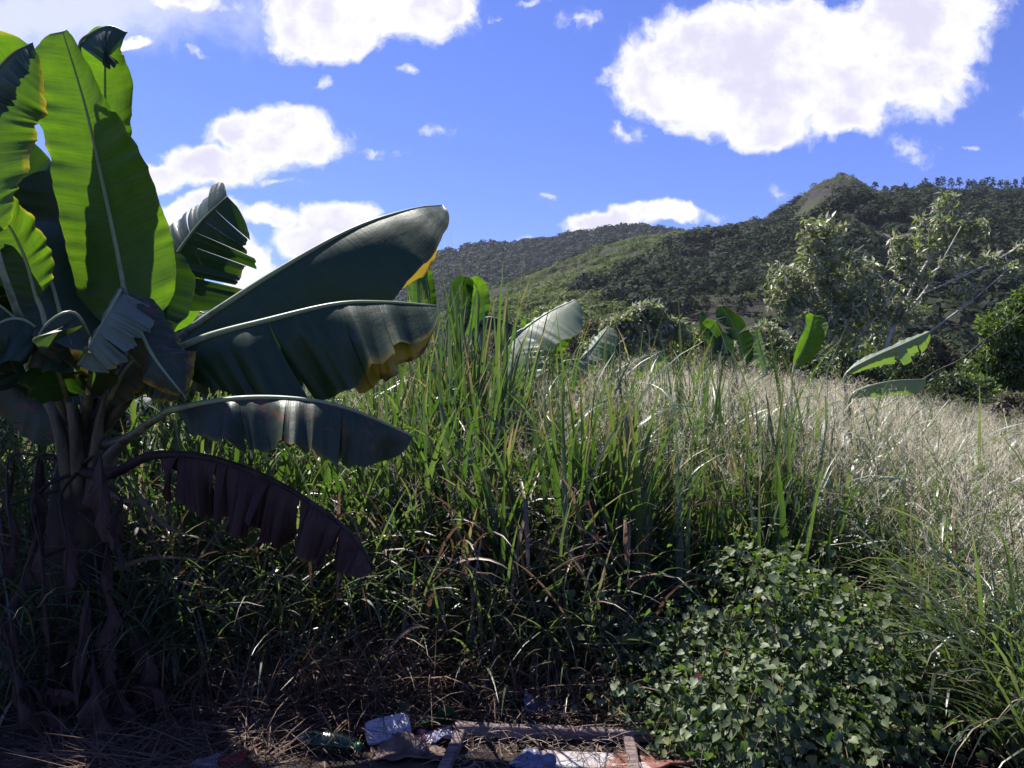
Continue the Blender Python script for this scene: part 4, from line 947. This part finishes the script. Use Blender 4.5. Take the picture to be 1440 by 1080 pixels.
# ------------------------------------------------------------------ trees and shrubs beyond the field
def blob_leaves(blobs, d, n, size, droop=.5, depth=.6, tpl=LEAFLET, cl=7):
    """leaf sprigs: clusters of drooping leaflets in lumpy volumes"""
    A = np.array([b[2] * b[3] for b in blobs], float); A /= A.sum()
    P0 = []
    for b, cnt in zip(blobs, (A * n).astype(int) + 1):
        g = rand_dir(cnt) * (rng.random((cnt, 1)) ** .45)
        off = b[4] if len(b) > 4 else 0
        c = P(b[0], b[1], d + off)
        P0.append(c + g * np.array([b[2], (b[2] + b[3]) * .5 * depth * 1.2, b[3]]) / F * d)
    p = np.vstack(P0); n = len(p)
    pp = np.repeat(p, cl, 0)
    ex = norm(rng.normal(size=(n * cl, 3)) + [0, 0, -droop])
    ez = norm(rng.normal(size=(n * cl, 3)) * .6 + UP)
    tone = np.clip(np.repeat(rng.random(n), cl) + rng.normal(size=n * cl) * .12, 0, 1)
    return place(tpl[0], tpl[1], pp + ex * .02, ex, ez, size * rng.uniform(.6, 1.3, n * cl), tone)

def tree(name, label, cat, base, limbs, blobs, d, nleaf, size, lm, bm, group=None, r0=.1, droop=.5):
    o = empty(name, base, label, cat, group)
    mb = MB()
    for (pts, ra, rb) in limbs:
        tube(mb, [P(x, y, d + dd) for (x, y, dd) in pts], [ra * .75, rb * .8], 6, 14)
    ends = np.concatenate([spline([P(x, y, d + dd) for (x, y, dd) in pts], 14)[5:] for (pts, ra, rb) in limbs])
    for b in blobs:
        for q in range(3):
            e = P(b[0] + random.uniform(-.6, .6) * b[2], b[1] + random.uniform(-.6, .5) * b[3], d + (b[4] if len(b) > 4 else 0) + random.uniform(-.2, .2))
            a = ends[np.argmin(np.linalg.norm(ends - e - [0, 0, -.25], axis=1))]
            tube(mb, [a, a * .5 + e * .5 + rng.normal(size=3) * .06, e], [.013, .005], 5, 7, caps=False)
    mb.build('trunk', bm, o)
    V, f, c = blob_leaves(blobs, d, nleaf, size, droop)
    mesh_obj('crown', V, f, lm, o, c)
    return o
DT = 17.0
tree('flowering_tree', 'open branched tree with pale leaf tufts and bare white limbs before the right hill', 'tree', PG(1225, DT),
     [([(1238, 575, 0), (1243, 500, 0), (1262, 445, 0)], .08, .06), ([(1262, 445, 0), (1290, 392, 0), (1318, 342, .3), (1338, 282, .4)], .05, .016),
      ([(1262, 452, 0), (1300, 410, 0), (1330, 358, -.3), (1352, 318, -.4)], .045, .015), ([(1296, 414, 0), (1350, 390, -.4), (1400, 366, -.6), (1438, 343, -.8)], .036, .012),
      ([(1238, 520, 0), (1310, 465, -.2), (1370, 420, -.4), (1420, 377, -.5)], .04, .012),
      ([(1232, 575, 0), (1195, 505, .2), (1172, 455, .3), (1150, 400, .3), (1152, 330, .3)], .06, .016), ([(1195, 505, .2), (1215, 465, 0), (1245, 430, -.2), (1275, 372, -.2)], .036, .012),
      ([(1172, 455, .3), (1130, 425, .4), (1095, 400, .5)], .04, .012), ([(1150, 400, .3), (1180, 370, .2), (1215, 345, .2)], .03, .01), ([(1318, 342, .3), (1345, 310, .3), (1385, 318, .3)], .025, .01)],
     [(1155, 322, 34, 22, .3), (1150, 345, 30, 18, .3), (1128, 388, 56, 24, .4), (1105, 412, 36, 26, .5), (1165, 368, 42, 26, .3), (1170, 410, 46, 28, .3), (1120, 430, 40, 20, .4),
      (1336, 280, 18, 16, .4), (1325, 312, 40, 24, .3), (1312, 338, 30, 22, .2), (1362, 318, 32, 14, .3), (1270, 362, 26, 20, -.2), (1262, 335, 16, 12, -.2), (1285, 385, 26, 16, -.2),
      (1215, 378, 22, 18, .2), (1235, 412, 44, 26, 0), (1200, 440, 60, 30, .1), (1262, 440, 40, 26, .1), (1155, 455, 50, 26, .2), (1345, 368, 26, 10, -.3), (1395, 362, 22, 9, -.6), (1420, 378, 14, 9, -.5), (1355, 408, 20, 12, -.4), (1430, 346, 10, 6, -.8), (1240, 480, 44, 16, .3), (1180, 490, 36, 14, .3)],
     DT, 1250, .165, M['tree'], M['bark'])
tree('leafy_tree', 'dense green tree cut by the right frame edge', 'tree', PG(1440, 15.5),
     [([(1452, 620, 0), (1450, 540, 0), (1440, 470, 0), (1455, 410, 0)], .1, .03), ([(1288, 540, -1.5), (1318, 521, -1.3), (1352, 505, -1.2), (1384, 478, -1), (1412, 461, -.8), (1445, 428, -.6)], .02, .01)],
     [(1440, 430, 24, 30), (1420, 460, 50, 30), (1450, 500, 70, 50), (1400, 510, 46, 30), (1470, 440, 40, 50), (1410, 550, 60, 30), (1500, 520, 60, 60), (1370, 540, 30, 22)], 15.5, 2600, .13, M['shrub'], M['bark_d'])
tree('leafy_tree', 'bright green bushy tree beyond the field between the whitish leaf and the dark banana', 'tree', PG(905, 24),
     [([(905, 560, 0), (907, 500, 0), (900, 460, 0)], .1, .03), ([(907, 500, 0), (930, 470, 0)], .05, .02)],
     [(912, 434, 22, 10), (895, 450, 34, 12), (936, 455, 26, 11), (865, 458, 22, 9), (955, 470, 22, 9), (905, 472, 50, 14), (880, 485, 60, 12)], 24, 950, .2, M['tree'], M['bark'])
SHR = [(765, 452, 40, 22, 26, 'shrub', 'light green shrub peeping over the raised banana leaf'), (830, 470, 40, 24, 28, 'shrub_dry', 'greyish shrub left of the bright bushy tree'),
       (968, 478, 34, 20, 25, 'shrub', 'small green shrub left of the dark banana plant'), (1075, 478, 34, 24, 20, 'tree', 'pale tufted shrub behind the slim white banana leaf'),
       (1010, 505, 44, 20, 19, 'shrub_dry', 'dry greyish shrub under the dark banana plant'), (1120, 510, 44, 26, 16.5, 'shrub_d', 'dark shrub behind the cupped banana leaf'),
       (1190, 520, 50, 28, 15.5, 'shrub_d', 'dark thicket at the foot of the flowering tree'), (1270, 525, 52, 30, 15, 'shrub_d', 'dark shrub under the long leaning banana leaf'),
       (1340, 560, 52, 34, 13, 'shrub_d', 'dark tangled shrub behind the right end of the seed heads'), (1420, 585, 50, 34, 12.5, 'shrub_dry', 'grey tangled shrub at the right frame edge'),
       (1375, 555, 40, 26, 13.6, 'shrub', 'green shrub below the dense tree at right'), (1230, 500, 40, 24, 18, 'shrub', 'green shrub hidden among the flowering tree stems'),
       (720, 470, 36, 24, 24, 'shrub_dry', 'dull shrub behind the raised pale banana leaf'), (628, 492, 44, 22, 22, 'shrub_dry', 'dull shrub behind the tallest grass clump'), (1310, 500, 40, 26, 17, 'shrub_dry', 'greyish shrub right of the flowering tree')]
for (x, y, rx, ry, d, mt, lab) in SHR:
    gy = CY + CZ / d * F
    tree('shrub', lab, 'shrub', PG(x, d), [([(x, gy, 0), (x + 4, (gy + y) / 2, 0), (x - 6, y, 0)], .05, .015), ([(x, gy, 0), (x - rx * .5, (gy + y) / 2, .1), (x - rx * .7, y, .2)], .04, .012), ([(x, gy, 0), (x + rx * .5, (gy + y) / 2, -.1), (x + rx * .7, y, -.1)], .04, .012)],
         [(x, y, rx, ry), (x - rx * .6, y + ry * .5, rx * .7, ry * .8, .3), (x + rx * .6, y + ry * .45, rx * .7, ry * .8, -.3), (x, (y + gy) / 2 + 4, rx * 1.1, (gy - y) * .5), (x + rx * .1, y - ry * .6, rx * .5, ry * .5)], d, 900, .1 if d < 20 else .14, M[mt], M['bark_d'], 'shrubs beyond the field', droop=.2)

# ------------------------------------------------------------------ rubbish in the foreground
M['timber'] = solid_mat('weathered_timber', (.085, .062, .06), (.22, .165, .155), 6, .8, .2, (1, 14, 14), c2=(.07, .045, .04), amt2=.62)
M['wire'] = solid_mat('rusty_wire', (.20, .15, .12), (.34, .28, .22), 30, .5, .5, metal=.4)
def box_bar(mb, a, b, w, h, seed=0):
    a = np.array(a, float); b = np.array(b, float); n = 14
    T = norm(b - a); S = norm(np.cross(T, UP)); U = np.cross(S, T)
    r = np.random.default_rng(seed)
    sec = []
    for (x, y) in ((-1, -.8), (-.8, -1), (.8, -1), (1, -.8), (1, .8), (.8, 1), (-.8, 1), (-1, .8)):
        sec.append((x * w / 2, y * h / 2))
    V = []
    for k in range(n):
        c = a + (b - a) * k / (n - 1) + r.normal(size=3) * .0015
        for (x, y) in sec: V.append(c + S * x + U * y + r.normal(size=3) * .0008)
    V = np.array(V); idx = np.arange(n * 8).reshape(n, 8)
    Q = np.stack([idx[:-1], np.roll(idx, -1, 1)[:-1], np.roll(idx, -1, 1)[1:], idx[1:]], -1).reshape(-1, 4)
    e = [idx[0][::-1], idx[-1]]
    Q = np.vstack([Q] + [np.array([[z[0], z[1], z[2], z[3]], [z[0], z[3], z[4], z[7]], [z[4], z[5], z[6], z[7]]]) for z in e])
    mb.add(V, Q)
def frame():
    o = empty('wooden_frame', PG(770, 3.6), 'weathered wooden frame strung with loose rusty wire netting on the ground', 'wooden frame')
    A, B = P(640, 1024, 3.5), P(915, 1034, 3.5)
    for a, b, sd_ in ((A, B, 1), (P(648, 1032, 3.46), P(622, 1090, 3.16), 2), (P(884, 1042, 3.46), P(894, 1095, 3.14), 3)):
        mb = MB(); box_bar(mb, a, b, .045, .045, sd_); mb.build('rail', M['timber'], o, smooth=False)
    # hexagonal netting, sagging and crumpled
    ux = P(885, 1040, 3.47) - P(650, 1036, 3.47); uy = P(630, 1088, 3.16) - P(650, 1036, 3.47)
    org = P(650, 1036, 3.47)
    cell = .052; W_ = np.linalg.norm(ux); H_ = np.linalg.norm(uy)
    exv, eyv = ux / W_, uy / H_
    def pt(x, y):
        z = .03 * vnoise2(np.array([x * 9 + 40]), np.array([y * 9 + 40]), 4)[0] + .012 * vnoise2(np.array([x * 40 + 40]), np.array([y * 40 + 40]), 5)[0]
        q = org + exv * (x + .02 * vnoise1(y * 14 + x * 5, 9)) + eyv * (y + .02 * vnoise1(x * 17, 8)) + UP * (z + .01)
        q[2] = max(q[2], .012); return q
    mb = MB()
    nx, ny = int(W_ / cell), int(H_ / (cell * .75)) + 1
    for j in range(ny):
        for i in range(nx):
            x = i * cell + (cell / 2 if j % 2 else 0); y = j * cell * .75
            p0 = pt(x, y); p1 = pt(x + cell / 2, y + cell * .25); p2 = pt(x + cell, y); p3 = pt(x + cell / 2, y + cell * .75)
            for a, b in ((p0, p1), (p1, p2), (p1, p3)):
                if random.random() < .93: tube(mb, [a, (a + b) / 2 + rng.normal(size=3) * .003, b], [.0013, .0013], 4, None, caps=False)
    for k in range(26):
        a = pt(random.uniform(0, W_), random.uniform(0, H_)); b = a + [random.uniform(-.25, .25), random.uniform(-.15, .15), random.uniform(.0, .05)]
        tube(mb, [a, (a + b) / 2 + [0, 0, .03], b], [.0016, .001], 4, 8, caps=False)
    mb.build('wire_netting', M['wire'], o)
frame()

def lathe(mb, prof, A, B, n=20):
    """prof: (t along A->B, radius)"""
    A = np.array(A, float); B = np.array(B, float); T = norm(B - A); S = norm(np.cross(T, UP)); U = np.cross(S, T)
    th = np.arange(n) / n * 2 * PI
    V = np.concatenate([A + (B - A) * t + r * (np.cos(th)[:, None] * S + np.sin(th)[:, None] * U) for (t, r) in prof])
    idx = np.arange(len(prof) * n).reshape(len(prof), n)
    Q = np.stack([idx[:-1], np.roll(idx, -1, 1)[:-1], np.roll(idx, -1, 1)[1:], idx[1:]], -1).reshape(-1, 4)
    mb.add(V, Q)
def bottle():
    a, b = P(424, 1056, 3.42), P(500, 1062, 3.36)
    a[2] = b[2] = .056
    o = empty('plastic_bottle', (a + b) / 2 * [1, 1, 0], 'dark green plastic bottle lying on the dead grass', 'bottle')
    m, nt = new_mat('green_plastic')
    finish(nt, nt.node('ShaderNodeBsdfPrincipled', {'Base Color': (.006, .03, .016, 1), 'Roughness': .18, 'Transmission Weight': .35, 'IOR': 1.4}).outputs[0])
    mb = MB(); lathe(mb, [(0, .002), (.01, .03), (.03, .046), (.08, .052), (.3, .053), (.34, .050), (.38, .053), (.62, .053), (.7, .049), (.8, .038), (.9, .022), (.96, .015), (1.0, .014), (1.04, .014)], a, b)
    mb.V[0] += (norm(mb.V[0]) * 0) + .004 * vnoise1(mb.V[0][:, 0] * 30 + mb.V[0][:, 2] * 25, 4)[:, None]
    mb.build('body', m, o)
    mc = MB(); d = (b - a); lathe(mc, [(1.0, .001), (1.0, .018), (1.09, .018), (1.1, .016), (1.1, .001)], a, b)
    mc.build('cap', solid_mat('green_cap', (.02, .09, .04), (.03, .12, .05), 20, .4), o)
bottle()

def tray():
    c = P(545, 1031, 3.5); c[2] = .075
    o = empty('foam_tray', c * [1, 1, 0] + [0, 0, 0], 'white rounded foam tray lying tilted among the rubbish', 'food tray')
    mb = MB(); ex = norm(np.array([.95, .25, .12])); ez = norm(np.array([-.1, -.42, .88])); ez = norm(ez - (ez @ ex) * ex); ey = np.cross(ez, ex)
    rings = []
    n = 40
    for (sc, z) in ((1.04, -.018), (1.06, -.006), (1.03, .0), (.97, .002), (.9, -.010), (.5, -.012), (.02, -.012)):
        th = np.arange(n) / n * 2 * PI
        x = np.sign(np.cos(th)) * np.abs(np.cos(th)) ** .35 * .095 * sc; y = np.sign(np.sin(th)) * np.abs(np.sin(th)) ** .35 * .062 * sc
        rings.append(c + x[:, None] * ex + y[:, None] * ey + z * ez)
    V = np.concatenate(rings); idx = np.arange(len(rings) * n).reshape(len(rings), n)
    Q = np.stack([idx[:-1], np.roll(idx, -1, 1)[:-1], np.roll(idx, -1, 1)[1:], idx[1:]], -1).reshape(-1, 4)
    mb.add(V, Q)
    mb.build('tray', solid_mat('white_foam', (.36, .34, .39), (.48, .46, .52), 40, .5, c2=(.2, .16, .15), amt2=.72), o)
tray()

def crumple(name, label, cat, c, r, mat, seed, thick=1.0, rot=0):
    """a crumpled sheet: many folds with sharp creases, two layers"""
    c = np.array(c, float); n = 46
    g = np.linspace(-1, 1, n); X, Y = np.meshgrid(g, g, indexing='ij')
    rr = np.random.default_rng(seed)
    Z = np.zeros_like(X)
    for k in range(11):
        a = rr.uniform(0, 2 * PI); off = rr.uniform(-.7, .7); am = rr.uniform(.15, .5)
        Z += am * np.abs(np.cos(a) * X + np.sin(a) * Y - off) * rr.choice([-1, 1])
    Z += .2 * fbm2(X * 2 + 30, Y * 2 + 30, seed, 4)
    Z = (Z - Z.min()) / (Z.max() - Z.min())
    edge = 1 + .2 * vnoise1(np.arctan2(Y, X) * 3, seed)
    q = np.maximum(np.abs(X), np.abs(Y)); l2 = np.sqrt(X * X + Y * Y) + 1e-6; sc = (.35 + .65 * q / l2) * edge
    X2, Y2 = X * sc, Y * sc
    x = X2 * math.cos(rot) - Y2 * math.sin(rot); y = X2 * math.sin(rot) + Y2 * math.cos(rot)
    top = np.stack([c[0] + x * r[0], c[1] + y * r[1], .012 + Z * r[2]], -1)
    bot = top - np.array([0, 0, .004]) * thick
    V = np.concatenate([top.reshape(-1, 3), bot.reshape(-1, 3)])
    idx = np.arange(n * n).reshape(n, n)
    Q = np.stack([idx[:-1, :-1], idx[1:, :-1], idx[1:, 1:], idx[:-1, 1:]], -1).reshape(-1, 4)
    rim = np.concatenate([idx[0], idx[1:, -1], idx[-1, ::-1][1:], idx[::-1, 0][1:]])
    Qr = np.stack([rim[:-1], rim[1:], rim[1:] + n * n, rim[:-1] + n * n], -1)
    o = mesh_obj(name, V, [Q, Q[:, ::-1] + n * n, Qr], mat)
    return tag(o, label, cat)
crumple('plastic_bag', 'crumpled green plastic bag behind the white tray', 'plastic bag', PG(598, 3.62), (.13, .10, .15), solid_mat('green_film', (.01, .05, .02), (.025, .10, .04), 12, .35, trans=.2), 1)
crumple('plastic_wrapper', 'silvery wrapper with a dark red side beside the wooden frame', 'wrapper', PG(615, 3.48), (.10, .07, .07), solid_mat('silver_red_film', (.2, .2, .26), (.42, .42, .5), 9, .3, c2=(.22, .03, .04), amt2=.52), 2, rot=.4)
crumple('plastic_bag', 'crumpled blue grey plastic bag lying over the wire netting', 'plastic bag', PG(748, 3.25), (.09, .06, .06), solid_mat('blue_film', (.08, .09, .16), (.2, .21, .3), 8, .35, trans=.2), 3, rot=.5)
crumple('plastic_wrapper', 'violet and white wrapper behind the wooden frame', 'wrapper', PG(758, 3.82), (.075, .06, .09), solid_mat('violet_film', (.12, .1, .22), (.45, .43, .55), 14, .35), 4, rot=.2)
crumple('cardboard_scrap', 'torn brown cardboard below the white tray', 'cardboard', PG(580, 3.36), (.16, .09, .07), solid_mat('cardboard', (.07, .045, .036), (.17, .12, .1), 8, .85), 5, rot=-.3)
crumple('cardboard_scrap', 'flattened grey cardboard in deep shade beside the banana stem', 'cardboard', PG(215, 3.62), (.2, .12, .06), solid_mat('grey_cardboard', (.05, .042, .045), (.11, .095, .1), 5, .85), 6, rot=.3)
crumple('paint_board', 'bent board with flaking white and rust red paint at the bottom edge', 'board', PG(848, 3.27), (.34, .075, .045), solid_mat('flaking_paint', (.3, .27, .26), (.46, .42, .41), 7, .6, c2=(.17, .065, .045), amt2=.5), 8, thick=3, rot=-.05)
# red and white carton
def carton():
    c = PG(312, 3.26, -.035)
    o = empty('drink_carton', c, 'crushed red and white carton half buried in dead grass', 'carton')
    for k, (x0, x1, mt) in enumerate(((-.10, .0, solid_mat('white_card', (.22, .21, .25), (.32, .3, .35), 9, .5)), (.0, .09, solid_mat('red_card', (.22, .02, .02), (.34, .04, .03), 9, .5)))):
        n = 8; V = []
        xs = np.linspace(x0, x1 - (.002 if k == 0 else 0), n)
        for x in xs:
            dn = .008 * math.sin(x * 60)
            for (y, z) in ((-.045, .01), (-.045, .085 + dn), (-.035, .095 + dn), (.035, .09 - dn), (.045, .08), (.045, .01)):
                V.append(c + [x, y + x * .3, z])
        idx = np.arange(n * 6).reshape(n, 6)
        Q = np.stack([idx[:-1], np.roll(idx, -1, 1)[:-1], np.roll(idx, -1, 1)[1:], idx[1:]], -1).reshape(-1, 4)
        Q = np.vstack([Q, [[0, 1, 4, 5], [1, 2, 3, 4]], np.array([[0, 5, 4, 1], [1, 4, 3, 2]]) + (n - 1) * 6])
        mesh_obj('panel', np.array(V), [Q], mt, o, smooth=False)['label'] = ('white end', 'red end')[k]
carton()

# ------------------------------------------------------------------ air
def haze():
    m, nt = new_mat('haze_air')
    v = nt.node('ShaderNodeVolumePrincipled', {'Color': (.80, .86, 1.0, 1), 'Density': .00009, 'Anisotropy': .2})
    nt.l.new(v.outputs[0], nt.node('ShaderNodeOutputMaterial').inputs['Volume'])
    x, y0, y1, z0, z1 = 1720, -1720, 1720, -3.0, 260
    V = [(a, b, c) for a in (-x, x) for b in (y0, y1) for c in (z0, z1)]
    Q = [[0, 1, 3, 2], [4, 6, 7, 5], [0, 4, 5, 1], [2, 3, 7, 6], [0, 2, 6, 4], [1, 5, 7, 3]]
    tag(mesh_obj('haze', V, [Q], m, smooth=False), 'thin bluish air in front of the far ridge', 'haze', kind='stuff')
haze()
